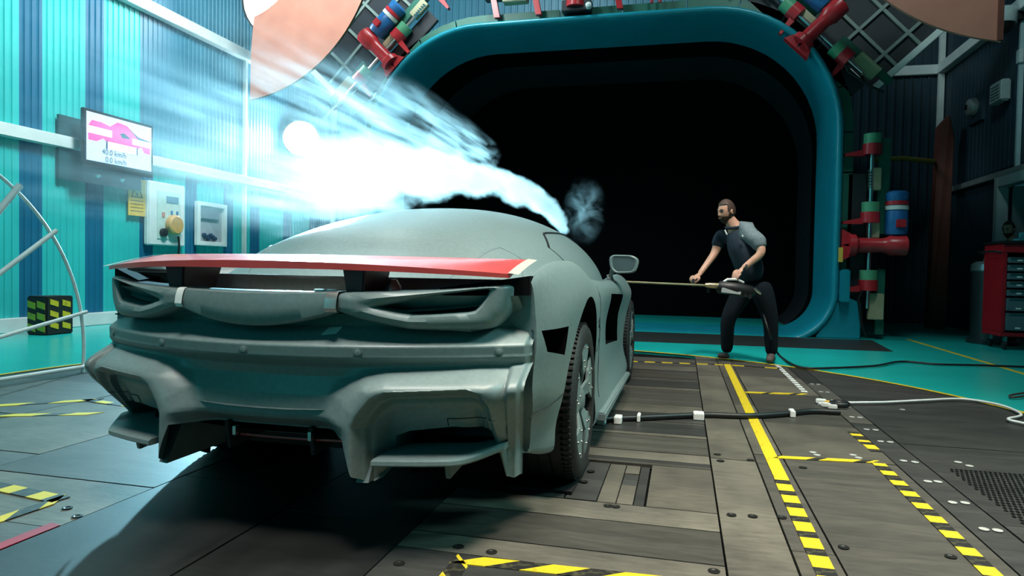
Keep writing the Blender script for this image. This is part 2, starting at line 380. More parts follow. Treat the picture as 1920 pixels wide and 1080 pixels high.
for i in range(9):
    cladding((XL - .03, edges[i], 0), (0, 1, 0), edges[i + 1] - edges[i], 2.66, 10, (1, 0, 0)).build('wall_panel', NAVY if i % 2 else AQUA, wl, fix=False)
for y0, y1 in ((9.36, 12.1), (12.1, 15.6)):
    cladding((XL - .03, y0, 0), (0, 1, 0), y1 - y0, 2.66, 10, (1, 0, 0)).build('wall_panel', SLATE, wl, fix=False)
cladding((XL - .03, -2, 0), (0, 1, 0), 6.2, 0, 10, (1, 0, 0)).build('wall_panel', AQUA, wl, fix=False)
struct(MB().b2((XL - .03, -2, 2.56), (XL + .10, YB, 2.73)).build('trim_1', WHITEP, bevel=.008))
struct(MB().b2((XL - .03, -2, 5.03), (XL + .12, YB, 5.22)).build('trim_2', WHITEP, bevel=.008))
struct(MB().b2((XL - .03, -2, .0), (XL + .06, YB, .19)).build('baseboard_left', WHITEP, bevel=.008))
struct(MB().b2((XL - .02, 12.02, .19), (XL + .05, 12.08, 5.05)).build('trim_3', WHITEP))
struct(MB().b2((XL + .02, YB - .12, 0), (XL + .12, YB - .02, 10)).build('trim_4', WHITEP))
wb = struct(MB().b2((XL - .25, YB + .06, -.05), (XR + .25, YB + .3, 10.5)).build('wall_back', DNAVY))
for x0, x1, m in ((XL, -6.6, SLATE), (-6.6, -.2, SLATE), (-.2, 1.6, SLATE), (1.6, XR, DNAVY)):
    cladding((x0, YB + .03, 0), (1, 0, 0), x1 - x0, 0, 10, (0, -1, 0), pitch=.16, dep=.022).build('wall_panel', m, wb, fix=False)
struct(MB().b2((XL, YB - .09, 5.06), (XR, YB + .03, 5.25)).build('trim_5', WHITEP, bevel=.008))
wr = struct(MB().b2((XR + .06, 3.2, 2.75), (XR + .25, YB + .3, 10.5)).build('wall_right', DNAVY))
cladding((XR + .03, 3.2, 0), (0, 1, 0), YB - 3.2, 2.75, 10, (-1, 0, 0), pitch=.16, dep=.007).build('wall_panel', DNAVY, wr, fix=False)
MB().b2((XR + .03, 12.9, 0), (XR + .25, YB + .3, 2.75)).build('wall_panel', DNAVY, wr)
MB().b2((XR + .03, 3.2, 0), (XR + .25, 11.2, 2.75)).build('wall_panel', DNAVY, wr)
struct(MB().b2((XR - .12, 3.2, 5.06), (XR + .03, YB, 5.25)).build('trim_6', WHITEP, bevel=.008))
struct(MB().b2((XR - .10, YB - .14, 0), (XR + .0, YB - .05, 10)).build('trim_7', WHITEP))
struct(MB().b2((XR - .05, 3.2, 2.60), (XR + .05, YB - .2, 2.70)).build('trim_8', mat('grey_rail_paint', (.20, .23, .24), .4), bevel=.006))
struct(MB().b2((XR - .04, 12.18, 2.7), (XR + .02, 12.23, 10)).build('trim_9', mat('pale_blue_trim', (.35, .47, .50), .4)))

# doorway in the right wall, with a pale-walled corridor behind it
dr = thing('door_1', 'white framed doorway in the right wall', 'doorway', (XR, 12.05, 0)); dr['kind'] = 'structure'; del dr['category']
FR = mat('door_frame_paint', (.36, .42, .44), .4)
MB().b2((-.05, -.85, 0), (.12, -.72, 2.62)).build('door_frame', FR, dr, bevel=.01)
MB().b2((-.05, .72, 0), (.12, .85, 2.62)).build('door_frame', FR, dr, bevel=.01)
MB().b2((-.05, -.72, 2.44), (.12, .72, 2.62)).build('door_lintel', FR, dr, bevel=.01)
MB().b2((.25, .30, 0), (1.6, .36, 2.75)).b2((1.6, -3, 0), (1.66, .36, 2.75)).build('corridor_wall', mat('corridor_wall_paint', (.45, .52, .54), .6), dr)
MB().b2((.12, .55, .02), (.9, .60, 2.44)).build('door_leaf', mat('door_leaf_paint', (.16, .23, .25), .5), dr, bevel=.006)

# ================================================================== NOZZLE
def rrect(x0, x1, z0, z1, rt, rb, n=14):
    P = []
    for cx, cz, r, a0 in ((x1 - rt, z1 - rt, rt, 0), (x0 + rt, z1 - rt, rt, 90), (x0 + rb, z0 + rb, rb, 180), (x1 - rb, z0 + rb, rb, 270)):
        for k in range(n + 1):
            a = math.radians(a0 + 90 * k / n); P.append((cx + r * math.cos(a), cz + r * math.sin(a)))
    out = []
    for i in range(len(P)):                         # resample long sides
        p, q = P[i], P[(i + 1) % len(P)]; out.append(p); d = math.hypot(q[0] - p[0], q[1] - p[1])
        for k in range(1, int(d / .35) + 1): t = k / (int(d / .35) + 1); out.append((p[0] + t * (q[0] - p[0]), p[1] + t * (q[1] - p[1])))
    return out
NX0, NX1, NZ0, NZ1, NY = -5.42, 2.25, -.05, 5.10, 11.2
def nloop(off, y): return [Vector((x, y, z)) for x, z in rrect(NX0 - off, NX1 + off, NZ0 - off, NZ1 + off, 1.95 + off, .75 + off)]
nz = thing('wind_nozzle', 'huge cyan rounded wind tunnel nozzle mouth with black inside', 'nozzle', (0, 0, 0))
lp = [(.10, 12.2), (.10, 11.55), (.07, 11.30), (.035, 11.215), (0, 11.2), (-.035, 11.225), (-.055, 11.30), (-.07, 11.55), (-.09, 12.0), (-.11, 12.45)]
MB().grid(list(zip(*[nloop(o_, y_) for o_, y_ in lp])), closed_u=True).build('nozzle_lip', LIP, nz, smooth=1.2)
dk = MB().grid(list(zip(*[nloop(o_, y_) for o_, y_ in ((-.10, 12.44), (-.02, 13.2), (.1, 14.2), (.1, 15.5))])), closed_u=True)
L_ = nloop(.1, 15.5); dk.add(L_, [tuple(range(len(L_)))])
dk.build('tunnel_interior', mat('unlit_tunnel_lining', (.0015, .0022, .003), .9, spec=.05), nz, fix=False)  # near-black colour stands in for the unlit depth of the tunnel
ol, il = nloop(.10, 0), nloop(.235, 0)
N = len(ol); seg = 3; i = 0
while i < N:
    j = min(i + seg, N); P = []
    b = MB()
    for y_ in (11.42, 11.52):
        pass
    idx = list(range(i, j + 1)); rows = []
    for q in idx:
        a, c = ol[q % N], il[q % N]; e = .012 if q == idx[0] else (-.012 if q == idx[-1] else 0)
        nxt = ol[(q + 1) % N] if e > 0 else ol[(q - 1) % N]; dv = (nxt - a).normalized() * abs(e)
        rows.append([Vector((p.x + dv.x, y_, p.z + dv.z)) for p, y_ in ((a, 11.42), (c, 11.42), (c, 11.52), (a, 11.52), (a, 11.42))])
    b.grid(rows); b.add(rows[0][:4], [(0, 1, 2, 3)]); b.add(rows[-1][:4], [(0, 1, 2, 3)])
    b.build('flange_segment', GREEN, nz, weld=True); i = j
duct = MB().grid(list(zip(*[nloop(.06, y_) for y_ in (11.6, 15.52)])), closed_u=True); duct.build('outer_duct', DARKP, nz, fix=False)
ft = MB(); ft.prism([(2.0, 0), (2.62, 0), (2.62, .55), (2.45, .62), (2.30, .55), (2.12, .28)], lambda u, v, k: (u, (11.25, 11.7)[k], v)); ft.build('nozzle_foot', LIP, nz, bevel=.012)
ft = MB(); ft.prism([(-5.2, 0), (-5.8, 0), (-5.8, .55), (-5.47, .55), (-5.3, .28)], lambda u, v, k: (u, (11.25, 11.7)[k], v)); ft.build('nozzle_foot', LIP, nz, bevel=.012)
MB().b2((2.30, 11.05, .55), (2.42, 11.24, 1.05)).build('cable_box', LIP, nz, bevel=.02)
lab = MB().b2((2.27, 11.17, 1.16), (2.33, 11.19, 1.38)); lab.build('warning_sticker', SIGNY, nz)

# flap drives round the nozzle: s runs along the shaft (local z), r points away from the nozzle (local x)
def drive(label, loc, rot, mir=1, long=True):
    t = thing('flap_drive', label, 'actuator', loc, (0, rot, 0), 'red and blue flap drives on the nozzle rim')
    sx = .30
    MB().cyl((sx, 0, -.95), (sx, 0, 1.62), .032, 12).build('shaft', STEEL, t, smooth=.6)
    for s_ in (-.52, .50, 1.52):
        z = s_ * mir
        MB().cyl((sx, 0, z), (sx, 0, z + .15 * mir), .125, 16).build('coupling', LGREEN, t, smooth=.6)
        c = MB(); c.cyl((sx, 0, z - .16 * mir), (sx, 0, z), .135, 16); c.prism([(-.08, -.02), (.2, -.05), (.2, .05), (-.08, .02)], lambda u, v, k: (u, (-.05, .05)[k], z - .11 * mir + v - (.08 - u * .2) * mir * .5)); c.build('clamp_arm', MRED, t, smooth=.6)
    g = MB(); g.lathe([(.165, 0), (.165, .09), (.115, .13), (.105, .45), (.125, .52), (.15, .56), (.15, .78), (.12, .80)], (.0, -.06, 0), (1, 0, 0), 24)
    for q in (-1, 1): g.prism([(-.10, .0), (.12, .05), (.12, .12), (-.10, .24)], lambda u, v, k: (u, (-.10, .03)[k], v * q))
    g.build('gearbox', MRED, t, smooth=.7)
    mo = thing_part('motor', t)
    mb = MB(); z0 = .16 * mir; mb.lathe([(.14, 0), (.155, .04), (.155, .34), (.145, .36), (.145, .52), (.155, .54), (.155, .62), (.12, .65)], (.66, .0, z0), (0, 0, mir), 24); mb.build('motor_body', MBLUE, mo, smooth=.6)
    MB().cyl((.66, 0, z0 + .37 * mir), (.66, 0, z0 + .43 * mir), .158, 24).build('motor_band', TAPEW, mo, smooth=.6)
    MB().cyl((.66, 0, z0 + .44 * mir), (.66, 0, z0 + .50 * mir), .158, 24).build('motor_band', MRED, mo, smooth=.6)
    MB().box((.68, -.16, z0 + .16 * mir), (.13, .06, .12)).build('terminal_box', MRED, mo, bevel=.01)
    MB().box((.36, .06, 1.0 * mir), (.16, .12, .34)).build('switch_box', TAN, t, bevel=.012)
    MB().box((.36, .06, .26 * mir), (.16, .12, .30)).build('switch_box', TAN, t, bevel=.012)
    rk = MB()
    for k in range(6): rk.lathe([(.012, -.02), (.03, -.01), (.03, .01), (.012, .02)], (.27, -.08, (.88 + .045 * k) * mir), (0, 0, 1), 8)
    rk.build('adjusting_screw', STEEL, t, smooth=.6)
    MB().box((.50, .12, .9 * mir), (.16, .05, 1.45)).build('support_post', GREEN, t, bevel=.008)
    MB().box((.50, .12, -.85 * mir), (.12, .05, 1.0)).build('support_post', GREEN, t, bevel=.008)
    MB().box((.42, .05, -.92 * mir), (.22, .10, .40)).build('junction_box', TAN, t, bevel=.012)
    MB().tube([(.30, -.02, -.55 * mir), (.16, -.05, -.8 * mir), (.22, -.05, -1.2 * mir), (.30, 0, -1.38 * mir)], .022, 8).build('hose', BLACK, t, smooth=1)
    MB().box((.14, .16, 0), (.26, .08, 2.2)).build('mounting_plate', DARKP, t, bevel=.008)
    return t
def thing_part(name, parent):
    o = bpy.data.objects.new(name, None); COL.objects.link(o); o.parent = parent; return o
drive('vertical flap drive with red gearbox and blue motor on the nozzle right edge', at(1589, 460, 11.3), 0, 1)
drive('tilted flap drive on the upper right corner of the nozzle', at(1500, 85, 11.3), -math.radians(45), 1)
drive('tilted flap drive on the upper left corner of the nozzle, over the white smoke', at(738, 122, 11.3), -math.radians(135), -1)
# the drive on top of the nozzle is cut by the frame: only its feet show
tp = thing('top_flap_drive', 'flap drive standing on the nozzle top with red legs, tan box and cables', 'actuator', at(1000, 28, 11.3))
MB().b2((-.52, -.1, .22), (-.10, .1, .50)).build('switch_box', TAN, tp, bevel=.012)
MB().b2((-.85, -.1, .30), (1.1, .12, .40)).build('cross_beam', DARKP, tp, bevel=.01)
for x in (-.62, .10, 1.45): MB().prism([(x - .05, -.02), (x + .05, -.02), (x - .06, .5), (x - .16, .5)], lambda u, v, k: (u, (-.06, .04)[k], v)).build('leg', MRED, tp, bevel=.006)
for x in (1.95, 2.08): MB().cyl((x, 0, .05), (x, 0, .6), .025, 8).build('leg', MRED, tp)
g = MB().lathe([(.16, 0), (.16, .1), (.11, .14), (.11, .6)], (.72, -.05, .05), (0, 0, 1), 20); g.build('gearbox', MRED, tp, smooth=.7)
MB().b2((.50, -.12, -.02), (.98, .1, .16)).build('mounting_plate', DARKP, tp, bevel=.01)
MB().lathe([(.05, 0), (.05, .06), (.02, .08)], (.95, -.12, .02), (0, -1, .3), 10).build('cable_socket', TAPEW, tp, smooth=.6)

# dark gridded deflector screens behind the corners of the nozzle, and the salmon collar sheets
def screen(label, loc, rot, mir):
    t = thing('deflector_screen', label, 'screen', loc, (0, rot, 0))
    MB().b2((.30, 0, -1.3), (2.3, .04, 1.15)).build('screen_panel', DARKP, t)
    for x in (.75, 1.2, 1.65, 2.1): MB().b2((x - .025, -.05, -1.3), (x + .025, 0, 1.15)).build('screen_bar', mat('grey_green_bar', (.22, .27, .25), .5), t)
    for z in (-1.0, -.45, .1, .65): MB().b2((.30, -.055, z - .025), (2.3, -.005, z + .025)).build('screen_bar', MATS['grey_green_bar'], t)
    for z in (-1.3, 1.15): MB().b2((.30, -.08, z - .05), (2.3, .06, z + .05)).build('screen_edge_beam', WHITEP, t, bevel=.008)
screen('black screen with pale grid bars beside the salmon collar, upper left', at(738, 122, 11.9), -math.radians(137), -1)
screen('black screen with faint grid bars at the upper right of the nozzle', at(1500, 85, 11.9), -math.radians(43), 1)
def collar(name, label, c, r0, r1, a0, a1, Y, cut=None):
    b = MB(); P = []
    for k in range(33):
        a = math.radians(a0 + (a1 - a0) * k / 32); row = []
        for r, y_ in ((r0, Y + .06), (r0 * .6 + r1 * .4, Y), (r1, Y - .02), (r1, Y + .03), (r0 * .6 + r1 * .4, Y + .05), (r0, Y + .11), (r0, Y + .06)):
            x = c[0] + r * math.cos(a)
            if cut is not None: x = max(x, cut) if cut < 0 else min(x, cut)
            row.append((x, y_, c[1] + r * math.sin(a)))
        P.append(row)
    b.grid(P); b.add(P[0][:6], [tuple(range(6))]); b.add(P[-1][:6], [tuple(range(6))])
    return tag(b.build(name, COPPER, smooth=.5), label, 'collar sheet')
collar('collar_sheet', 'curved salmon pink sheet hung high before the left wall', (-6.98, 5.95), 1.12, 2.42, -86, 12, 9.5, -6.67)
cs = collar('collar_sheet', 'curved copper brown sheet hung at the upper right corner', (4.05, 6.35), 1.3, 2.56, -172, -92, 9.5, 3.66)
o = MB().b2((3.61, 9.44, 3.82), (3.665, 9.48, 5.4)).build('seam_strip', BROWN, cs)

# ================================================================== LEFT WALL EQUIPMENT
mn = thing('wall_monitor', 'flat screen on the striped wall showing a pink car and speeds', 'monitor', (-8.30, 8.60, 2.74))
MB().b2((-.03, -.66, -.43), (.03, .66, .40)).build('monitor_case', BLACK, mn, bevel=.012)
SCR = mat('screen_glow', (.55, .70, 1), .4, emit=.5)
sc = MB().b2((.031, -.61, -.33), (.034, .61, .36)).build('screen', SCR, mn)
MB().b2((-.26, -.16, -.14), (-.03, .16, .14)).build('wall_bracket', BLACK, mn)
MB().b2((-.28, -.80, -.62), (-.24, .70, .28)).build('back_panel', mat('dark_teal_panel', (.01, .06, .07), .5), mn)
def flat(name, pts, m, parent, x=.037): return MB().prism(pts, lambda u, v, k: ((x - .002, x)[k], u, v)).build(name, m, parent)
PINK = mat('screen_pink', (.9, .05, .28), .4, emit=.7); SDK = mat('screen_dark', (.02, .05, .10), .4, emit=.4); SW = mat('screen_white', (.8, .88, 1), .4, emit=.95)
flat('picture_car', [(-.58, -.04), (-.59, .16), (-.52, .25), (-.36, .25), (-.2, .22), (-.06, .31), (.12, .29), (.30, .17), (.52, .14), (.59, .06), (.58, -.07), (.46, -.06), (.40, .02), (.28, -.06), (-.2, -.06), (-.32, .02), (-.44, -.04)], PINK, mn)
flat('picture_window', [(-.02, .15), (.06, .17), (.2, .10), (.02, .09)], SDK, mn, .039)
flat('picture_wing', [(.14, .24), (.18, .24), (.34, .12), (.60, .10), (.60, .13), (.34, .16)], SDK, mn, .039)
for q in ((-.60, .06, -.17, .16), (.22, .03, .60, .12), (-.24, -.12, .30, -.01)): flat('caption_box', [(q[0], q[1]), (q[2], q[1]), (q[2], q[3]), (q[0], q[3])], SW, mn, .041)
for q in (-.26, .31): flat('picture_strut', [(q - .012, -.12), (q + .012, -.12), (q + .012, .0), (q - .012, .0)], SDK, mn, .040)
def text(name, body, size, loc, rot, m, parent, ext=.0008):
    cu = bpy.data.curves.new(name, 'FONT'); cu.body = body; cu.size = size; cu.extrude = ext; cu.align_x = 'CENTER'; cu.materials.append(m)
    o = bpy.data.objects.new(name, cu); COL.objects.link(o); bpy.context.view_layer.update()
    me = bpy.data.meshes.new_from_object(o.evaluated_get(bpy.context.evaluated_depsgraph_get())); bpy.data.objects.remove(o); bpy.data.curves.remove(cu)
    o = bpy.data.objects.new(name, me); COL.objects.link(o); o.parent = parent; o.location = loc; o.rotation_euler = rot; return o
RZ = (PI / 2, 0, PI / 2)
text('speed_text', '40.0 km/h', .112, (.038, -.12, -.205), RZ, SDK, mn)
text('speed_text', '0.0 km/h', .112, (.038, -.09, -.312), RZ, SDK, mn)
for k in range(2): MB().lathe([(.03, 0), (.035, .02), (.01, .05)], (-.10, -.28 + .45 * k, -.50), (0, 0, -1), 10).build('cable_gland', WHITEP, mn, smooth=.6)

sg = tag(MB().b2((-8.57, 9.06, 1.71), (-8.555, 9.405, 2.30)).build('warning_sign', SIGNY), 'yellow warning notice beside the white control panel', 'sign')
ob = mat('sign_ink', (.12, .07, .02), .5)
def onsign(name, pts): return MB().prism(pts, lambda u, v, k: ((-8.555, -8.552)[k], 9.2325 + u, 2.005 + v)).build(name, ob, sg)
onsign('triangle_side', [(-.12, 0), (-.105, 0), (.0, .23), (-.01, .25)]); onsign('triangle_side', [(.12, 0), (.105, 0), (-.0, .23), (.01, .25)]); onsign('triangle_base', [(-.12, 0), (.12, 0), (.11, .012), (-.11, .012)])
onsign('black_mark', [(-.022, .03), (.022, .03), (.022, .075), (-.022, .075)])
for k in range(4): onsign('text_line', [(-.13, -.05 - .055 * k), (.13, -.05 - .055 * k), (.13, -.058 - .055 * k), (-.13, -.058 - .055 * k)])

cp = thing('control_panel', 'white wall box with a round yellow knob and small display', 'control panel', (-8.55, 9.84, 1.78))
MB().b2((-.05, -.43, -.53), (.05, .43, .53)).build('panel_case', WHITEP, cp, bevel=.02)
MB().b2((.05, -.24, -.42), (.062, .30, .38)).build('face_plate', mat('pale_green_plate', (.55, .68, .63), .5), cp, bevel=.004)
MB().b2((.062, -.04, .20), (.07, .24, .31)).build('display', mat('display_blue', (.10, .22, .30), .3), cp)
for yv in (.08, .21): MB().b2((.062, yv - .018, .0), (.075, yv + .018, .07)).build('push_button', MBLUE, cp)
MB().b2((.062, -.14, -.05), (.075, -.08, .03)).build('push_button', COPPER, cp)
MB().lathe([(.16, 0), (.17, .02), (.165, .09), (.14, .11)], (.07, .09, -.17), (1, 0, 0), 28).build('round_knob', mat('amber_knob', (.62, .34, .10), .4), cp, smooth=.6)
MB().lathe([(.07, 0), (.07, .05), (.04, .06)], (.07, -.13, -.31), (1, 0, 0), 16).build('socket', BLACK, cp, smooth=.6)
MB().tube([(.10, .20, -.36), (.11, .21, -.50), (.10, .20, -.75), (.05, .22, -1.2), (.04, .25, -1.6)], .018, 8).build('hanging_cable', BLACK, cp, smooth=1)
ni = thing('wall_niche', 'white framed open niche in the wall, right of the control panel', 'niche', (-8.55, 11.0, 1.69))
fr = MB().b2((-.03, -.41, -.40), (.05, -.33, .40)).b2((-.03, .33, -.40), (.05, .41, .40)).b2((-.03, -.33, .32), (.05, .33, .40)).b2((-.03, -.33, -.40), (.05, .33, -.32)); fr.build('niche_frame', WHITEP, ni, bevel=.008)
MB().b2((-.028, -.33, -.32), (-.015, .33, .32)).build('niche_back', mat('niche_grey', (.40, .44, .48), .6), ni)
MB().b2((-.015, -.33, .10), (.03, .2, .32)).build('shutter', mat('niche_shutter', (.20, .27, .32), .5), ni)
pl = MB()
for k in range(6): pl.cyl((-.01, -.2 + .06 * k, -.2 - .03 * (k % 3)), (.04, -.2 + .06 * k, -.2 - .03 * (k % 3)), .035, 10)
pl.build('cable_plug', mat('plug_navy', (.02, .06, .12), .5), ni)
# marker post and pole beside the wall
bx = thing('hazard_block', 'black block with six yellow bars standing by the left wall', 'bollard', (-8.02, 7.20, 0))
MB().b2((-.16, -.2, 0), (.16, .2, .50)).build('block_body', mat('matt_black_block', (.01, .01, .01), .6), bx, bevel=.015)
for i in range(3):
    for dx, a, b_ in ((0, -.16, 0), (1, 0, .16)):
        MB().prism([(.03 + dx * 0, 0), (.15, -.03), (.15, .04), (.03, .075)], lambda u, v, k: ((.16, .166)[k], u - .0 , .09 + .145 * i + v) ).build('yellow_bar', YELLOW, bx) if dx else MB().prism([(-.15, .04), (-.03, .0), (-.03, .07), (-.15, .11)], lambda u, v, k: ((.16, .166)[k], u, .07 + .145 * i + v)).build('yellow_bar', YELLOW, bx)
for i in range(3):
    for sx in (-1, 1):
        MB().prism([(sx * .075 - .06, 0), (sx * .075 + .06, -.03), (sx * .075 + .06, .05), (sx * .075 - .06, .08)], lambda u, v, k: (u, (-.2, -.206)[k], .07 + .145 * i + v)).build('yellow_bar', YELLOW, bx)

# big thin ring frame with spokes (left edge)
rc = np.array([3.15, .20]); RR = 1.66; RX = -5.0
rf = thing('ring_frame', 'large thin white tube ring with spokes standing at the left edge', 'ring frame', (RX, rc[0], 0))
MB().tube([(0, RR * math.cos(a), .20 + RR * math.sin(a)) for a in np.linspace(-.12, PI + .12, 60)], .014, 8).build('ring_tube', WHITEP, rf, smooth=1)
for a in (.19, .63, .9, 1.25, 1.7, 2.2, 2.7):
    r_ = .026 if a == .63 or a == .9 else .016
    MB().tube([(.02, .12 * math.cos(a), .20 + .12 * math.sin(a)), (.02, (RR + .04) * math.cos(a), .20 + (RR + .04) * math.sin(a))], r_ if a != .63 else .020, 8).build('spoke', WHITEP, rf, smooth=1)
MB().lathe([(.14, -.03), (.16, 0), (.14, .05)], (0, 0, .20), (1, 0, 0), 20).build('hub', WHITEP, rf, smooth=.6)
MB().b2((-.3, -.12, 0), (.3, .12, .06)).build('stand', WHITEP, rf, bevel=.01)
MB().tube([(0.02, .3, .05), (.02, 1.9, .05)], .016, 8).build('foot_bar', WHITEP, rf, smooth=1)

# lit floodlights
fd = thing('floodlight', 'blazing round floodlight on the far left wall above the smoke', 'floodlight', (-8.18, 13.45, 3.74))
ax = Vector((.52, -.85, -.08)).normalized()
MB().lathe([(.12, -.30), (.28, -.22), (.39, 0), (.40, .05), (.37, .05), (.35, .0)], (0, 0, 0), ax, 28).build('lamp_housing', BLACK, fd, smooth=.6)
MB().lathe([(.001, .02), (.36, .02), (.36, .035), (.001, .05)], (0, 0, 0), ax, 28).build('lamp_lens', LAMPE, fd, smooth=.6)
MB().b2((-.40, -.05, -.06), (-.05, .15, .06)).build('wall_bracket', BLACK, fd)
f2 = thing('wash_floodlight', 'bright floodlight behind the upper edge of the salmon sheet', 'floodlight', at(524, 10, 11.0))
MB().lathe([(.25, -.35), (.52, -.2), (.62, 0), (.63, .06), (.60, .06), (.56, 0)], (0, 0, 0), (.45, -.85, -.2), 28).build('lamp_housing', BLACK, f2, smooth=.6)
MB().lathe([(.001, .02), (.58, .02), (.58, .035), (.001, .05)], (0, 0, 0), (.45, -.85, -.2), 28).build('lamp_lens', LAMPE, f2, smooth=.6)
MB().b2((-.9, .25, -.05), (0, .35, .05)).b2((-.06, .22, .3), (.04, .32, 4)).build('hanger_rod', BLACK, f2)

# ================================================================== RIGHT SIDE EQUIPMENT
q0, q1 = at(1737, 606, 14.3), at(1770, 608, 14.3)
cd = MB(); zt = 4.35
cd.prism([(q0.x, 0), (q1.x, 0), (q1.x + .02, 3.55), (q0.x + .22, 3.95), (q0.x + .06, zt - .6)], lambda u, v, k: (u, (14.2, 14.45)[k] + .1 * math.sin(v), v))
tag(cd.build('wall_flap', BROWN, bevel=.02), 'tall rust brown sheet flap standing by the back right corner', 'flap')
gp = tag(MB().tube([at(1640, 300, 12.6), at(1690, 297, 13.2), at(1752, 303, 14.3)], .045, 10).build('brass_pipe', mat('old_brass', (.30, .24, .04), .5), smooth=1), 'yellow brown pipe running to the brown flap', 'pipe')
bl = thing('alarm_bell', 'round pale alarm bell on the dark right wall', 'bell', (XR, 13.85, 3.05 + .95 + .02))
MB().lathe([(.16, -.05), (.16, .02), (.14, .07), (.08, .10), (.02, .11)], (-.06, 0, -.02), (-1, -.1, 0), 24).build('bell_dome', mat('pale_metal', (.45, .47, .46), .35, .6), bl, smooth=.6)
MB().lathe([(.05, 0), (.05, .02), (.01, .03)], (-.165, 0, -.02), (-1, 0, 0), 12).build('bell_centre', BLACK, bl, smooth=.6)
MB().b2((-.03, -.3, -.3), (.03, .3, .18)).build('backplate', DNAVY, bl)
wx = thing('wall_speaker_box', 'small slanted pale box with louvres on the dark right wall', 'wall box', (XR, 12.75, 3.98))
MB().b2((-.14, -.22, -.17), (0, .22, .17)).build('box_case', mat('pale_box', (.33, .40, .41), .5), wx, bevel=.02)
for k in range(5): MB().b2((-.15, -.16, -.10 + .05 * k - .008), (-.14, .16, -.10 + .05 * k + .008)).build('louvre', mat('louvre_grey', (.15, .20, .21), .5), wx)
cm = thing('dome_camera', 'pale dome camera on a wall bracket at the right edge', 'camera', (XR - .30, 12.2, 4.83))
MB().lathe([(.20, .06), (.21, .08), (.21, .28), (.18, .30)], (0, 0, 0), (0, 0, 1), 24).build('camera_housing', mat('camera_grey', (.50, .56, .58), .4), cm, smooth=.6)
MB().lathe([(.02, -.08), (.10, -.06), (.16, 0), (.18, .06)], (0, 0, 0), (0, 0, 1), 24).build('camera_dome', BLACK, cm, smooth=.8)
MB().b2((.0, -.08, .1), (.30, .08, .26)).build('wall_arm', BLACK, cm, bevel=.01)
MB().b2((.24, -.06, -.55), (.30, .06, -.33)).build('junction_box', MATS['camera_grey'], cm, bevel=.01)

tb = thing('tool_cabinet', 'red tool cabinet with grey drawers on castors at the right edge', 'tool cabinet', (4.52, 10.72, 0))
MB().b2((-.38, -.30, .18), (.38, .30, .24)).b2((-.38, -.30, 1.30), (.38, .30, 1.42)).b2((-.38, -.30, .24), (-.33, .30, 1.30)).b2((.33, -.30, .24), (.38, .30, 1.30)).b2((-.33, .26, .24), (.33, .30, 1.30)).build('cabinet_body', mat('cabinet_red', (.36, .012, .02), .35), tb, bevel=.008)
MB().b2((-.40, -.33, 1.42), (.40, .32, 1.46)).build('cabinet_top', BLACK, tb, bevel=.01)
z = .26
for h in (.26, .20, .11, .11, .11, .11, .10):
    d = MB().b2((-.325, -.315, z + .006), (.325, .25, z + h - .02)).build('drawer', mat('drawer_grey', (.09, .16, .19), .4), tb, bevel=.006)
    MB().b2((-.30, -.33, z + h - .035), (.30, -.315, z + h - .018)).build('drawer_handle', STEEL, d)
    for xx in (-.19, -.05): MB().b2((xx - .03, -.32, z + .03), (xx + .03, -.315, z + .05)).build('drawer_label', TAPEW, d)
    z += h
MB().b2((-.06, -.305, 1.33), (.08, -.30, 1.40)).build('maker_badge', SIGNY, tb)
for sx in (-.3, .3):
    for sy in (-.22, .22):
        c = MB().b2((sx - .02, sy - .03, .10), (sx + .02, sy + .03, .18)).build('castor', STEEL, tb)
        MB().lathe([(.055, -.02), (.06, 0), (.055, .02)], (sx, sy, .06), (1, 0, 0), 14).build('castor_wheel', BLACK, c, smooth=.6)
MB().tube([(-.40, -.30, 1.30), (-.48, -.30, 1.32), (-.48, .25, 1.32), (-.40, .25, 1.30)], .014, 8).build('push_handle', BLACK, tb, smooth=1)
t2 = tag(MB().b2((4.35, 10.5, 1.462), (4.55, 10.7, 1.50)).b2((4.38, 10.52, 1.50), (4.46, 10.6, 1.58)).build('charger', mat('teal_plastic', (.03, .22, .26), .4), bevel=.008), 'small teal gadget lying on top of the red tool cabinet', 'gadget')
bn = thing('waste_bin', 'dark cylindrical waste drum with pale rim beside the red cabinet', 'bin', (4.44, 11.42, 0))
MB().lathe([(.33, 0), (.34, .05), (.29, .07), (.30, 1.05), (.29, 1.06)], (0, 0, 0), (0, 0, 1), 28).build('drum', mat('drum_dark', (.03, .045, .05), .4, .4), bn, smooth=.5)
MB().lathe([(.295, 1.05), (.31, 1.07), (.30, 1.16), (.24, 1.20), (.02, 1.20)], (0, 0, 0), (0, 0, 1), 28).build('drum_lid', mat('lid_steel', (.30, .40, .43), .3, .7), bn, smooth=.5)
MB().tube([(-.15, 0, 1.18), (-.12, 0, 1.30), (.12, 0, 1.30), (.15, 0, 1.18)], .03, 8).build('lid_handle', BLACK, bn, smooth=1)

# ================================================================== FLOOR CABLES
def cable(label, pts, r, m, group=None):
    P = cr([(p.x, p.y, p.z) for p in pts], 8); return tag(MB().tube([tuple(p) for p in P], r, 8).build('floor_cable', m, smooth=1), label, 'cable', group)
def F(px, py, z=.02): return onfloor(px, py, z)
tc_ = cable('thick taped black cable crossing the plates from car to the right', [F(1105, 789), F(1150, 785), F(1230, 782), F(1320, 778), F(1400, 780), F(1470, 776), F(1520, 771), F(1575, 773)], .019, BLACK)
for a, b_ in ((1120, 1136), (1152, 1166), (1195, 1201), (1300, 1320), (1480, 1490)):
    p = onfloor((a + b_) / 2, {1120: 788, 1152: 787, 1195: 783, 1300: 780, 1480: 775}[a], .02); w = (b_ - a) / 2 / 300
    MB().b2((p.x - w, p.y - .05, .001), (p.x + w, p.y + .05, .044)).build('tape_strip', TAPEW, tc_, bevel=.004)
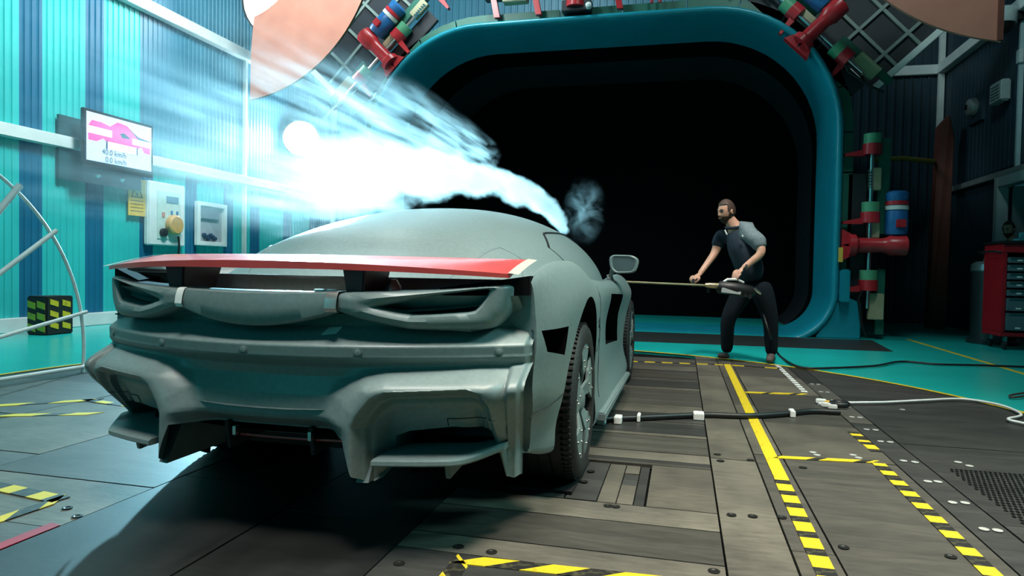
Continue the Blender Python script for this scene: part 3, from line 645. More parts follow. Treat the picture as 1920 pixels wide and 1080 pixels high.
cable('black cable from the smoke wand winding over the cyan floor', [at(1424, 552, 7.75), at(1432, 590, 7.7), at(1446, 635, 7.7), F(1458, 662, .03), F(1480, 680), F(1510, 690), F(1560, 690), F(1640, 686), F(1690, 678), F(1760, 683), F(1840, 685), F(1925, 688)], .012, BLACK)
cable('white and grey cable running right from the connector pile', [F(1535, 757), F(1590, 755), F(1660, 754), F(1740, 750), F(1800, 748), F(1850, 754), F(1890, 764), F(1915, 778), F(1890, 786), F(1925, 795)], .009, WHITEP)
cable('dark looped cable end lying on the cyan floor at the right', [F(1925, 742), F(1900, 745), F(1895, 741), F(1925, 736)], .009, mat('brown_cable', (.06, .03, .03), .5))
plg = thing('connector_pile', 'pile of taped connectors where the two cables meet', 'connectors', onfloor(1560, 762, 0))
for (dx, dy, sx, sy, m) in ((-.06, .08, .07, .06, TAPEW), (-.02, .02, .05, .05, SIGNY), (.03, -.03, .09, .05, TAPEW), (-.05, -.06, .07, .04, TAPEW), (.05, .07, .09, .04, TAPEW), (-.02, -.12, .06, .03, TAPEW)):
    MB().box((dx, dy, .02), (sx, sy, .03), Matrix.Rotation(random.uniform(-.4, .4), 3, 'Z')).build('connector', m, plg, bevel=.005)
MB().tube([(.04 + .05 * math.cos(a), -.05 + .05 * math.sin(a), .03) for a in np.linspace(0, 5.5, 20)], .022, 8).build('cable_loop', BLACK, plg, smooth=1)
# ================================================================== CAR (local x across, y forward from the tail, z up)
CX, CY = -1.385, 1.97
car = thing('test_car', 'matte grey clay sports car with a red rear wing on the turntable', 'car', (CX, CY, 0))
BOW = .42
def resample(P, n):
    """n evenly spaced points along polyline P (k, d)"""
    P = np.asarray(P, float); s_ = np.r_[0, np.cumsum(np.linalg.norm(np.diff(P, axis=0), axis=1))]
    t = np.linspace(0, s_[-1], n); return np.stack([np.interp(t, s_, P[:, k]) for k in range(P.shape[1])], 1)
def evaluated(ob):
    dg = bpy.context.evaluated_depsgraph_get(); return bpy.data.meshes.new_from_object(ob.evaluated_get(dg))
def boolean_cut(o, cutter, mats):
    for x in mats: cutter.data.materials.append(x)
    md = o.modifiers.new('cut', 'BOOLEAN'); md.object = cutter; md.operation = 'DIFFERENCE'; md.solver = 'EXACT'
    bpy.context.view_layer.update(); me = evaluated(o); o.modifiers.clear(); old = o.data; o.data = me; bpy.data.meshes.remove(old)
    bpy.data.objects.remove(cutter)
# --- body shell: stations  y, bow, zb, then (x, z) of eight profile points
ST = [
 (.045, .42, .47, (.70, .46), (.872, .27), (.893, .40), (.897, .60), (.893, .78), (.870, .915), (.80, .84), .79),
 (.22,  .36, .44, (.74, .40), (.915, .24), (.940, .40), (.950, .62), (.945, .81), (.885, .955), (.79, .86), .79),
 (.55,  .26, .36, (.78, .30), (.935, .22), (.965, .40), (.985, .66), (.985, .85), (.905, .988), (.79, .90), .83),
 (1.0,  .15, .22, (.82, .20), (.955, .20), (.970, .40), (.992, .66), (.995, .86), (.915, .990), (.80, .93), .87),
 (1.45, .08, .20, (.84, .16), (.970, .16), (.965, .38), (.985, .65), (.982, .83), (.905, .950), (.81, .93), .88),
 (2.0,  .03, .18, (.84, .14), (.985, .14), (.955, .33), (.945, .60), (.945, .79), (.895, .890), (.80, .91), .88),
 (2.7,  .0,  .18, (.84, .14), (.985, .14), (.930, .32), (.905, .58), (.935, .79), (.890, .870), (.78, .89), .86),
 (3.3,  .0,  .18, (.84, .14), (.985, .14), (.930, .33), (.925, .60), (.965, .79), (.885, .895), (.72, .86), .83),
 (4.0,  .0,  .20, (.82, .16), (.970, .17), (.975, .40), (.995, .60), (.980, .79), (.850, .925), (.62, .80), .76),
 (4.6, -.06, .20, (.80, .16), (.940, .18), (.955, .36), (.960, .52), (.920, .68), (.800, .770), (.58, .70), .68),
 (5.2, -.22, .20, (.70, .17), (.820, .18), (.840, .30), (.835, .40), (.800, .48), (.700, .540), (.50, .55), .55),
]
rows = []
for s_ in ST:
    y0, b, zb = s_[:3]; pts = [(0, zb)] + list(s_[3:10]) + [(.45, s_[10] + .01), (0, s_[10])]
    rows.append(np.r_[[y0, b], np.array(pts).ravel()])
rows = cr(rows, 10)
B = []
for r_ in rows:
    prof = cr(r_[2:].reshape(-1, 2), 6); prof[:, 0] = np.clip(prof[:, 0], 0, None)
    wrp = max(0, 1 - r_[0] / .6)
    half = [(x * (.98 + .015 * wrp * sm(z, .55, .7)) - .03 * wrp * sm(x, .6, .8) * sm(z, .5, .3), r_[0] + r_[1] * x * x + .14 * wrp * sm(z, .54, .30) * sm(x, .6, .85), z) for x, z in prof]
    B.append(half + [(-x, y, z) for x, y, z in half[-2:0:-1]])
b = MB(); na, nb = len(B), len(B[0]); vs = [p for row in B for p in row]
b.add(vs, [(i * nb + j, i * nb + (j + 1) % nb, (i + 1) * nb + (j + 1) % nb, (i + 1) * nb + j) for i in range(na - 1) for j in range(nb)])
for base in (0, (na - 1) * nb):
    h = nb // 2
    b.f.append((base, base + 1, base + nb - 1)); b.mi.append(0)
    for k in range(1, h):
        if k + 1 < h: b.f.append((base + k, base + k + 1, base + nb - k - 1, base + nb - k)); b.mi.append(0)
        else: b.f.append((base + k, base + h, base + nb - k)); b.mi.append(0)
body = b.build('body_shell', [CLAY, VOID], car)
cut = MB()
for sx in (-1, 1):
    cut.cyl((sx * .62, 1.14, .36), (sx * 1.1, 1.14, .36), .475, 56, mi=0); cut.cyl((sx * .62, 4.05, .36), (sx * 1.1, 4.05, .36), .455, 48, mi=0)
    # vent behind the rear wheel and side intake ahead of the door
    cut.prism([(.415, .735), (.66, .735), (.635, .625), (.46, .655)], lambda u, v, k: (sx * (.80, 1.2)[k], u, v))
    cut.prism([(2.62, .46), (2.72, .80), (3.30, .78), (3.34, .42)], lambda u, v, k: (sx * (.78, 1.2)[k], u, v))
co = cut.build('cutter', [], None); co.data.materials.clear()
co.location = car.location
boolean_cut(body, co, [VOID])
body.data.shade_smooth(); body.data.set_sharp_from_angle(angle=.62)
for sx in (-1, 1):            # dark linings of the vents
    MB().prism([(.41, .74), (.67, .74), (.65, .61), (.44, .64)], lambda u, v, k: (sx * (.79, .812)[k], u, v)).build('vent_lining', VOID, car)
    MB().prism([(2.6, .44), (2.7, .82), (3.32, .80), (3.36, .40)], lambda u, v, k: (sx * (.77, .80)[k], u, v)).build('intake_lining', VOID, car)

# --- cabin and engine cover
YS = np.array([.12, .5, .76, 1.0, 1.5, 2.0, 2.5, 3.0, 3.4, 3.8, 4.25])
ZT = np.array([.80, .872, 1.01, 1.14, 1.262, 1.318, 1.338, 1.315, 1.225, 1.07, .88])
WD = np.array([.70, .755, .78, .80, .835, .855, .86, .84, .80, .74, .64])
tab = cr(np.stack([YS, ZT, WD], 1), 10)
def cabin(y, a):
    zt = np.interp(y, tab[:, 0], tab[:, 1]); w = np.interp(y, tab[:, 0], tab[:, 2]); p = 2.15 + .5 * max(0, 1 - y / 2.2)
    c, s_ = math.cos(a), math.sin(a)
    x = w * abs(c) ** (2 / p) * (1 if c >= 0 else -1); z = .74 + (zt - .74) * abs(s_) ** (2 / p); return Vector((x, y + .22 * (1 - min(y, 1.2) / 1.2) * x * x, z))
A = np.linspace(0, PI, 65)
G = [[cabin(y, a) for a in A] for y in tab[:, 0]]
g = MB().grid(G)
for row in (G[0], G[-1]): g.add(row, [tuple(range(len(row)))])
cab = g.build('cabin', CLAY, car, smooth=.9)
def seam(name, pts, r=.004, m=BLACK, parent=None): return MB().tube(pts, r, 6).build(name, m, parent or cab, smooth=1)
for mirror in (0, 1):
    f_ = lambda a: PI - a if mirror else a
    seam('window_seal', [cabin(y, f_(a)) for y, a in zip(np.linspace(1.55, 3.7, 30), np.interp(np.linspace(0, 1, 30), [0, .12, .5, 1], [.62, .80, .84, .62]))], .008)
    seam('panel_gap', [cabin(y, f_(a)) for y, a in zip(np.linspace(1.55, 1.75, 8), np.linspace(.62, .25, 8))], .003)
    seam('panel_gap', [cabin(y, f_(a)) for y, a in zip(np.interp(np.linspace(0, 1, 24), [0, .35, .7, 1], [.55, 1.0, 1.02, .75]), np.linspace(1.05, .40, 24))], .0025, CLAYD)
MB().box(cabin(.85, .70) + Vector((.0, -.005, .003)), (.06, .035, .004), Matrix.Rotation(-.35, 3, 'X') @ Matrix.Rotation(.35, 3, 'Y')).build('tape_patch', TAPEW, cab)
# rear deck panel and roof scoop lines
# --- rear bumper: y offset as a function of x and z
zc = np.array([.24, .30, .40, .435, .45, .52, .58, .615, .640, .652, .690, .697, .75, .80, .85])
yc = np.array([.16, .16, .13, .066, .060, .062, .085, .070, .022, .004, .000, .008, .105, .13, .14])
P1 = np.array([(.362, .20), (.358, .43), (.375, .47), (.420, .530), (.465, .552), (.715, .562), (.760, .545), (.786, .50), (.842, .20)])
P3 = np.array([(.440, .318), (.448, .372), (.50, .392), (.64, .408), (.775, .394), (.80, .318)])
def sdf(X, Z, P):
    """signed distance to polygon P, negative inside"""
    d = np.full(X.shape, 1e9); ins = np.zeros(X.shape, bool); n_ = len(P)
    for i in range(n_):
        a, c = P[i], P[(i + 1) % n_]; e = c - a; wx, wz = X - a[0], Z - a[1]
        t = np.clip((wx * e[0] + wz * e[1]) / (e @ e), 0, 1); d = np.minimum(d, np.hypot(wx - e[0] * t, wz - e[1] * t))
        cnd = ((a[1] > Z) != (c[1] > Z)) & (X < (c[0] - a[0]) * (Z - a[1]) / (c[1] - a[1] + 1e-12) + a[0]); ins ^= cnd
    return np.where(ins, -d, d)
zk = np.linspace(.2, .9, 400); yk = np.interp(zk, zc, yc); kern = np.hanning(9); kern /= kern.sum()
yk2 = np.convolve(np.pad(yk, 4, 'edge'), kern, 'valid')
def rear_off(X, Z):
    base = np.interp(Z, zk, yk2)
    d1 = sdf(X, Z, P1)
    fall = sm(d1, .15, .0) * sm(Z, .665, .60)
    fall = np.maximum(fall, sm(X, .80, .84) * sm(Z, .66, .62))
    topdrop = sm(Z, .545, .645) * .075                 # pod top slopes inwards towards the dark line
    pod = -.022 + topdrop
    y = base * (1 - fall) + np.minimum(pod, base) * fall
    s_ = -d1
    rim = -.022 + .045 * sm(s_, 0, .032) + .035 * sm(s_, .030, .040)
    rec = rim + np.where(s_ > .04, np.clip(.51 - Z, 0, .2) * .55, 0) * sm(s_, .04, .08)
    d3 = sdf(X, Z, P3)
    rec = rec + .26 * sm(-d3, -.004, .008)
    y = np.where(d1 < 0, rec, y)
    y = y + .030 * sm(X, .862, .876)                    # groove before the side panel
    return y
nx, nzz = 640, 330
xs = np.linspace(-.882, .882, nx)
ax_ = np.abs(xs)
zb = np.interp(ax_, [0, .330, .350, .365, .405, .43, .445, .81, .835, .86, .90], [.395, .392, .33, .275, .240, .250, .300, .300, .215, .205, .215])
zt_ = np.full(nx, .83)
V = np.linspace(0, 1, nzz)
Xg = np.repeat(xs[:, None], nzz, 1); Zg = zb[:, None] + (zt_ - zb)[:, None] * V[None, :]
def bow(Z): return BOW - .13 * sm(np.asarray(Z, float), .665, .56)
Yg = rear_off(np.abs(Xg), Zg) + bow(Zg) * Xg ** 2
wr_ = sm(np.abs(Xg), .66, .86) * sm(Zg, .56, .30)
Yg2 = Yg + .20 * wr_; Xg2 = Xg - np.sign(Xg) * .045 * wr_
bp_ = MB(); vs = np.stack([Xg2, Yg2, Zg], 2).reshape(-1, 3)
i_, j_ = np.meshgrid(np.arange(nx - 1), np.arange(nzz - 1), indexing='ij'); q = (i_ * nzz + j_).ravel()
fs = np.stack([q, q + nzz, q + nzz + 1, q + 1], 1)
mid = (Yg - bow(Zg) * Xg ** 2)[:-1, :-1].ravel(); zmid = Zg[:-1, :-1].ravel()
me = bpy.data.meshes.new('rear_bumper'); me.from_pydata(vs.tolist(), [], fs.tolist()); me.materials.append(CLAY); me.materials.append(VOID)
me.polygons.foreach_set('material_index', (mid > .27).astype(np.int32)); me.shade_smooth(); me.set_sharp_from_angle(angle=.9)  # deep mouth faces blackened, the recess shade is put into the colour
bump = bpy.data.objects.new('rear_bumper', me); COL.objects.link(bump); bump.parent = car
def rp(x, z, off=0.):
    q = float(sm(np.array(abs(x)), .66, .86) * sm(np.array(z), .56, .30))
    return Vector((x - math.copysign(.045 * q, x), .20 * q + float(rear_off(np.array([abs(x)]), np.array([z]))[0]) + float(bow(z)) * x * x + off, z))
def rb(x, z, off=0.): return Vector((x, float(bow(z)) * x * x + off, z))
# groove line on the recessed panels, parking sensors, tapes
for sx in (-1, 1):
    seam('panel_gap', [rp(sx * x, .443, -.001) for x in np.linspace(.80, .625, 14)] + [rp(sx * .625, z, -.001) for z in np.linspace(.443, .415, 4)], .0018, BLACK, bump)
for x in (-.80, -.395, -.02, .365, .785):
    p = rb(x, .672, .004); nrm = Vector((2 * BOW * x, -1, 0)).normalized()
    s_ = MB().lathe([(.0115, 0), (.0115, .005), (.009, .006)], p, nrm, 20).build('parking_sensor', CLAY, bump, smooth=.5)
    MB().lathe([(.0165, -.002), (.0165, .003), (.013, .004), (.012, -.002)], p, nrm, 20).build('sensor_ring', CLAYD, s_, smooth=.5)
MB().prism([(.225, .722), (.27, .726), (.274, .748), (.232, .745)], lambda u, v, k: rp(u, v, (.0, -.006)[k])).build('tape_patch', TAPEW, bump)

# --- tail lamp bezels: a band lofted between an outer and an inner loop
OUT = [(.285, .868), (.60, .878), (.862, .902), (.858, .84), (.845, .80), (.805, .752), (.76, .745), (.60, .745), (.53, .748), (.40, .775), (.285, .806)]
INN = [(.440, .822), (.61, .860), (.792, .886), (.780, .86), (.765, .835), (.745, .812), (.72, .806), (.60, .798), (.555, .796), (.51, .803), (.440, .8195)]
def loops(A_, B_, per=9):
    a, b2 = [], []
    for i in range(len(A_)):
        for t in np.linspace(0, 1, per, endpoint=False):
            k = (i + 1) % len(A_); a.append((A_[i][0] * (1 - t) + A_[k][0] * t, A_[i][1] * (1 - t) + A_[k][1] * t)); b2.append((B_[i][0] * (1 - t) + B_[k][0] * t, B_[i][1] * (1 - t) + B_[k][1] * t))
    return np.array(a), np.array(b2)
def smooth_loop(P, it=4):
    for _ in range(it): P = .25 * np.roll(P, 1, 0) + .5 * P + .25 * np.roll(P, -1, 0)
    return P
OUT = [(x * .955 if x > .29 else x, z) for x, z in OUT]; INN = [(x * .955, z) for x, z in INN]
oa, ib = loops(OUT, INN); oa, ib = smooth_loop(oa), smooth_loop(ib)
for sx in (-1, 1):
    P = []
    for (x0, z0), (x1, z1) in zip(oa, ib):
        row = []
        for t, off in ((0, .11), (0, .030), (.06, .010), (.2, -.004), (.55, -.012), (.85, -.006), (.97, .006), (1, .020), (1, .16)):
            x, z = x0 + (x1 - x0) * t, z0 + (z1 - z0) * t; row.append(rb(sx * x, z, off))
        P.append(row)
    tl = MB().grid(P, closed_u=True).build('tail_lamp_bezel', CLAY, car, smooth=.7)
    q_ = MB(); c_ = [rb(sx * x, z, .15) for x, z in ib]; q_.add(c_, [tuple(range(len(c_)))]); q_.build('lamp_recess', VOID, tl)
    MB().prism([(.47, .818), (.56, .812), (.74, .83), (.765, .862), (.62, .85)], lambda u, v, k: rb(sx * u, v, (.13, .145)[k])).build('lamp_lens', mat('dark_lens', (.012, .016, .018), .25), tl)
# --- centre lip ("hull") between the lamps
P = []
for x in np.linspace(-.292, .292, 60):
    zt2 = .866 + .003 * (x / .3) ** 2; zb2 = .749 + .052 * (abs(x) / .292) ** 2.0
    row = []
    for t, off in ((1.0, .10), (1.0, .020), (.97, .006), (.93, .0), (.5, -.010), (.10, -.004), (.03, .004), (0, .018), (0, .14)):
        row.append(rb(x, zb2 + (zt2 - zb2) * t, off))
    P.append(row)
hl = MB().grid(P); hl.add(P[0], [tuple(range(9))]); hl.add(P[-1], [tuple(range(9))])
hull = hl.build('rear_lip', CLAY, car, smooth=.7)
for x0, x1, m in ((-.305, -.270, TAPEW), (.268, .305, SILVER)):
    P = [[rb(x, z, off - .006) for z, off in ((.870, .06), (.870, .018), (.866, .004), (.858, -.001), (.84, -.008), (.815, -.012), (.803, -.004))] for x in np.linspace(x0, x1, 6)]
    MB().grid(P).build('tape_strip', m, hull, smooth=.6)
for x in (.225, .265): MB().box(rb(x, .872, .04), (.032, .03, .006), Matrix.Rotation(.3, 3, 'Z')).build('tape_patch', TAPEW, hull)
# --- deck behind the lip, seen under the wing
P = [[Vector((x, BOW * x * x + t * .55, .862 - .075 * sm(t, 0, .25) + .05 * t * (1 - (x / .9) ** 2))) for t in np.linspace(.02, 1, 12)] for x in np.linspace(-.84, .84, 40)]
MB().grid(P).build('rear_deck', CLAY, car, smooth=1, fix=False)
# black sheets that paint the shade on the inner haunches under the wing ends
for sx in (-1, 1):
    MB().prism([(.60, .03), (.87, .03), (.87, .50), (.80, .50)], lambda u, v, k: (sx * u, v + BOW * u * u, (.862, .930)[k] if u > .7 or k == 0 else .885)).build('haunch_shade', VOID, car)
# --- wing
W0 = .818
def wing(x, t, top):
    u = x / W0; zr = .966 - .030 * u * u; zf = .994 - .004 * u * u
    yr = -.005 + BOW * x * x * .96; yf = yr + .34 - .04 * u * u
    z = zr + (zf - zr) * t + .004 * math.sin(PI * t)
    th = .026 * (1 - .45 * abs(u)) * (1 - .55 * t)
    return Vector((x, yr + (yf - yr) * t, z if top else z - th))
P = []
for x in np.linspace(-W0, W0, 70):
    P.append([wing(x, t, 1) for t in (0, .02, .25, .5, .75, .97, 1)] + [wing(x, t, 0) for t in (1, .97, .75, .5, .25, .02, 0)] + [wing(x, 0, 1)])
wg = MB().grid(P); wg.add(P[0][:-1], [tuple(range(14))]); wg.add(P[-1][:-1], [tuple(range(14))])
wing_o = wg.build('rear_wing', RED, car, smooth=.5)
for sx in (-1, 1):
    P = [[Vector((sx * x, p.y, p.z + .003)) for p in (wing(x * .999 if x < W0 else W0, t, 1) for t in np.linspace(0, 1, 8))] for x in np.linspace(W0 - .005, W0 + .03, 4)]
    for row, dx in zip(P, np.linspace(0, .036, 4)):
        for k, p in enumerate(row): p.x = sx * (W0 - .004 + dx); p.z -= dx * .12
    MB().grid(P).build('edge_strip', mat('bare_edge_strip', (.50, .46, .40), .5), wing_o, smooth=1)
    st = MB(); x0 = sx * .345
    prof = [(-.045, 0), (.045, 0), (.032, .11), (-.052, .11)]
    st.prism([(.03, .845), (.20, .845), (.24, .975), (.02, .955)], lambda u, v, k: (x0 + (-.038, .030)[k] * (1.25 if v > .9 else .85) - sx * .0, u + BOW * x0 * x0, v))
    so = st.build('wing_strut', mat('dark_red_strut', (.10, .012, .02), .4), wing_o, bevel=.006)
    MB().lathe([(.035, 0), (.03, .03), (.012, .055)], (x0 + sx * .075, .16 + BOW * x0 * x0, .855), (0, 0, 1), 12).build('strut_foot', SILVER, so, smooth=.6)
# --- diffuser: blades, fins, floor
for sx in (-1, 1):
    P = []
    for x in np.linspace(.425, .80, 24):
        wq = .20 * sm(x, .66, .86) * .85
        zz = .318 + .018 * sm(x, .70, .82)
        P.append([rb(sx * x, zz + dz, off + wq) for dz, off in ((.010, .22), (.010, .0), (.006, -.012), (-.006, -.014), (-.012, -.006), (-.014, .22), (.010, .22))])
    bl_ = MB().grid(P); bl_.add(P[0][:6], [tuple(range(6))]); bl_.add(P[-1][:6], [tuple(range(6))]); bl_.build('diffuser_blade', CLAY, car, smooth=.6)
    for x, z0, z1, y0, y1, m in ((.628, .235, .306, .03, .20, CLAY), (.165, .298, .40, .10, .34, BLACK)):
        MB().prism([(y0, z1), (y1, z1), (y1 + .04, z1 - .01), (y0 + .22, z0 + .015), (y0 + .02, z0)], lambda u, v, k: (sx * x + (-.009, .009)[k], u + BOW * x * x, v)).build('diffuser_fin', m, car, bevel=.003)
    MB().prism([(.43, .33), (.82, .33), (.82, .20), (.43, .20)], lambda u, v, k: rb(sx * u, v, (.30, .32)[k])).build('mouth_back', VOID, car)
    MB().prism([(.365, .245), (.405, .245), (.405, .42), (.365, .42)], lambda u, v, k: rb(sx * u, v, (.02, .34)[k] + .10 * (k == 0) * (v > .3))).build('pod_cheek', CLAYD, car)
P = [[Vector((x, BOW * x * x * (1 - t) + .12 + t * .8, .375 - .21 * t)) for t in np.linspace(0, 1, 6)] for x in np.linspace(-.42, .42, 16)]
MB().grid(P).build('diffuser_floor', VOID, car, fix=False)  # void black paints the shade below the tail
MB().b2((-.62, .75, .15), (.62, 4.9, .24)).build('underfloor', BLACK, car)
seam('red_trim_line', [rb(x, .352 + .0 * x, .13) for x in np.linspace(-.12, .28, 12)], .004, RED, car)
for x in (-.12, .17): MB().box(rb(x, .372, .10), (.012, .02, .03)).build('bracket', STEEL, car)
# --- outer quarter panel seams, stickers
def side(y, z, off=.0):
    """outermost right body point near (y, z), read from the station table"""
    return None
def bodyx(y, z):
    best = 0
    i = int(np.argmin(np.abs(rows[:, 0] + rows[:, 1] * .9 - y))); prof = cr(rows[i][2:].reshape(-1, 2), 6)
    for k in range(len(prof) - 1):
        (xa, za), (xb, zb_) = prof[k], prof[k + 1]
        if (za - z) * (zb_ - z) <= 0 and abs(zb_ - za) > 1e-9: best = max(best, .98 * (xa + (xb - xa) * (z - za) / (zb_ - za)))
    return best
def sp(y, z, sx=1, off=.0015): return Vector((sx * (bodyx(y, z) + off), y, z))
for sx in (-1, 1):
    seam('panel_gap', [sp(y, .738 - .0 * y, sx, 0) for y in np.linspace(.36, .70, 14)], .003, BLACK, body)
    seam('panel_gap', [sp(y, z, sx, 0) for y, z in zip(np.linspace(.36, .66, 12), np.linspace(.430, .468, 12))], .002, BLACK, body)
    seam('panel_gap', [sp(1.62 + .05 * k, z, sx, 0) for k, z in enumerate((.68, .685, .69, .694, .695, .64, .61))], .003, BLACK, body)
    seam('panel_gap', [sp(1.62 + .04 * k, z, sx, 0) for k, z in enumerate((.53, .535, .54, .55, .58))], .003, BLACK, body)
    seam('door_gap', [sp(y, z, sx, 0) for y, z in zip(np.linspace(1.95, 1.78, 14), np.linspace(.86, .26, 14))], .003, BLACK, body)
    MB().box(sp(.52, .80, sx, .001), (.004, .028, .05), Matrix.Rotation(-.15, 3, 'X')).build('sticker', TAPEW, body, bevel=.001)
    for k in range(4): MB().box(sp(1.72 + .035 * k, .655, sx, .001), (.003, .018, .016)).build('sticker_letter', BLACK, body)
    MB().prism([(1.7, .14), (3.5, .13), (3.5, .16), (1.7, .19)], lambda u, v, k: (sx * (.90, 1.0)[k], u, v)).build('side_sill', CLAY, car, bevel=.008)
# --- wheels
def wheel(x, y, sx, front=False):
    w = thing_part('wheel', car); w.location = (x, y, .357)
    tyre = [(.262, -.145), (.30, -.15), (.335, -.145), (.352, -.12)]
    for g0 in (-.075, -.02, .035, .09): tyre += [(.356, g0 - .015), (.356, g0), (.348, g0 + .002), (.348, g0 + .010), (.356, g0 + .012)]
    tyre += [(.352, .125), (.335, .146), (.30, .152), (.262, .145)]
    MB().lathe(tyre, (0, 0, 0), (sx, 0, 0), 64, closed=True).build('tyre', RUBBER, w, smooth=.8)
    bl2 = MB()
    for k in range(80):
        for s2 in (-.11, .11):
            a = 2 * PI * k / 80; bl2.box((sx * s2, .3515 * math.cos(a), .3515 * math.sin(a)), (.045, .014, .011), Matrix.Rotation(a, 3, 'X'))
    bl2.build('tread_block', RUBBER, w, kind='stuff')
    MB().lathe([(.262, -.14), (.25, .0), (.05, .05), (.001, .05)], (0, 0, 0), (sx, 0, 0), 32).build('rim', BLACK, w, smooth=.8)
    for k in range(5):
        a0 = 2 * PI * k / 5 + .35
        def pol(r, a): return (r * math.cos(a0 + a), r * math.sin(a0 + a))
        blade = [pol(.06, -.4), pol(.16, -.30), pol(.272, -.50), pol(.278, -.30), pol(.278, -.05), pol(.275, .18), pol(.262, .42), pol(.20, .36), pol(.17, .42), pol(.13, .30), pol(.06, .45)]
        bo = MB().prism(blade, lambda u, v, q: (sx * ((.128, .142)[q] - .02 * (math.hypot(u, v) < .1)), u, v)).build('wheel_cover_blade', CLAY, w, bevel=.003)
        for r_, a in ((.24, -.28), (.25, .12), (.15, .0), (.19, .2)):
            u, v = pol(r_, a); MB().lathe([(.007, 0), (.006, .006), (.001, .007)], (sx * .141, u, v), (sx, 0, 0), 10).build('bolt', STEEL, bo, smooth=.6)
    MB().lathe([(.055, .09), (.055, .13), (.03, .142)], (0, 0, 0), (sx, 0, 0), 20).build('hub_cap', CLAYD, w, smooth=.6)
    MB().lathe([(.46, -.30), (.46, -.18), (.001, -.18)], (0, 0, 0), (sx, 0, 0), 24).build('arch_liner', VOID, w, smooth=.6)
for sx in (-1, 1): wheel(sx * .818, 1.15, sx); wheel(sx * .82, 4.06, sx, True)
# --- mirrors on stalks
for sx in (-1, 1):
    mr = thing_part('door_mirror', car)
    c = at(1169, 496, 5.05) - Vector((CX, CY, 0)); c.x *= sx
    p0 = Vector((sx * .855, c.y + .12, .895)); p1 = Vector((c.x - sx * .085, c.y + .05, c.z - .045))
    MB().tube([p0, p0.lerp(p1, .5) + Vector((0, 0, .005)), p1], [.024, .014, .018], 10).build('mirror_stalk', CLAY, mr, smooth=1)
    MB().lathe([(.04, -.01), (.035, .015), (.02, .025)], p0, (sx, 0, .5), 12).build('stalk_foot', CLAY, mr, smooth=.7)
    sh = [(-.105, .045), (-.085, .070), (.06, .068), (.105, .045), (.11, .02), (.092, -.045), (.07, -.06), (-.06, -.066), (-.095, -.03)]
    shp = smooth_loop(resample(sh + sh[:1], 41)[:-1], 2)
    rows_ = []
    for sc_, dy in ((.80, -.004), (.90, -.010), (1.0, -.004), (1.03, .02), (.96, .07), (.72, .11), (.3, .13)): rows_.append([c + Vector((sx * u * sc_, dy, v * sc_)) for u, v in shp])
    hs = MB().grid([list(r_) for r_ in zip(*rows_)], closed_u=True); hs.add(rows_[-1], [tuple(range(40))]); hs.build('mirror_housing', CLAY, mr, smooth=.8)
    gl = MB(); gl.add([c + Vector((sx * u * .82, -.002, v * .82)) for u, v in shp], [tuple(range(40))]); gl.build('mirror_glass', mat('mirror_face', (.07, .11, .125), .35), mr)

# ================================================================== PEOPLE
def skin_piece(nodes, edges, root, sub=2):
    names = list(nodes); me = bpy.data.meshes.new('tmp'); bm = bmesh.new(); sl = bm.verts.layers.skin.verify()
    vs = []
    for nme in names:
        p, r = nodes[nme]; v = bm.verts.new(p); rr = r if isinstance(r, tuple) else (r, r); v[sl].radius = rr; v[sl].use_root = (nme == root); vs.append(v)
    for a, c in edges: bm.edges.new((vs[names.index(a)], vs[names.index(c)]))
    bm.to_mesh(me); bm.free()
    o = bpy.data.objects.new('tmp', me); COL.objects.link(o)
    sk = o.modifiers.new('s', 'SKIN'); sk.use_smooth_shade = True; sk.branch_smoothing = .6
    ss = o.modifiers.new('b', 'SUBSURF'); ss.levels = ss.render_levels = sub
    bpy.context.view_layer.update(); res = evaluated(o); bpy.data.objects.remove(o); bpy.data.meshes.remove(me)
    bm = bmesh.new(); bm.from_mesh(res); bmesh.ops.recalc_face_normals(bm, faces=bm.faces)
    if bm.calc_volume(signed=True) < 0: bmesh.ops.reverse_faces(bm, faces=bm.faces)
    bm.to_mesh(res); bm.free(); return res
def join_meshes(meshes):
    bm = bmesh.new()
    for q in meshes: bm.from_mesh(q)
    me = bpy.data.meshes.new('joined'); bm.to_mesh(me); bm.free(); return me
def remeshed(me, vox, smooth=2):
    o = bpy.data.objects.new('tmp', me); COL.objects.link(o)
    r = o.modifiers.new('r', 'REMESH'); r.mode = 'VOXEL'; r.voxel_size = vox; r.use_smooth_shade = True
    if smooth: s_ = o.modifiers.new('sm', 'SMOOTH'); s_.iterations = smooth; s_.factor = .5
    bpy.context.view_layer.update(); res = evaluated(o); bpy.data.objects.remove(o)
    bm = bmesh.new(); bm.from_mesh(res); todo = set(bm.verts); big = []
    while todo:
        st = [todo.pop()]; comp = []
        while st:
            a = st.pop(); comp.append(a)
            for e in a.link_edges:
                q = e.other_vert(a)
                if q in todo: todo.discard(q); st.append(q)
        big.append(comp)
    mx = max(len(q) for q in big); bmesh.ops.delete(bm, geom=[v for q in big if len(q) < mx for v in q], context='VERTS'); bm.to_mesh(res); bm.free(); return res
def place(name, me, m, parent):
    me.materials.clear(); me.materials.append(m); me.shade_smooth()
    o = bpy.data.objects.new(name, me); COL.objects.link(o); o.parent = parent
    if parent is not None: o.matrix_parent_inverse = Matrix.Translation(-parent.location)
    return o
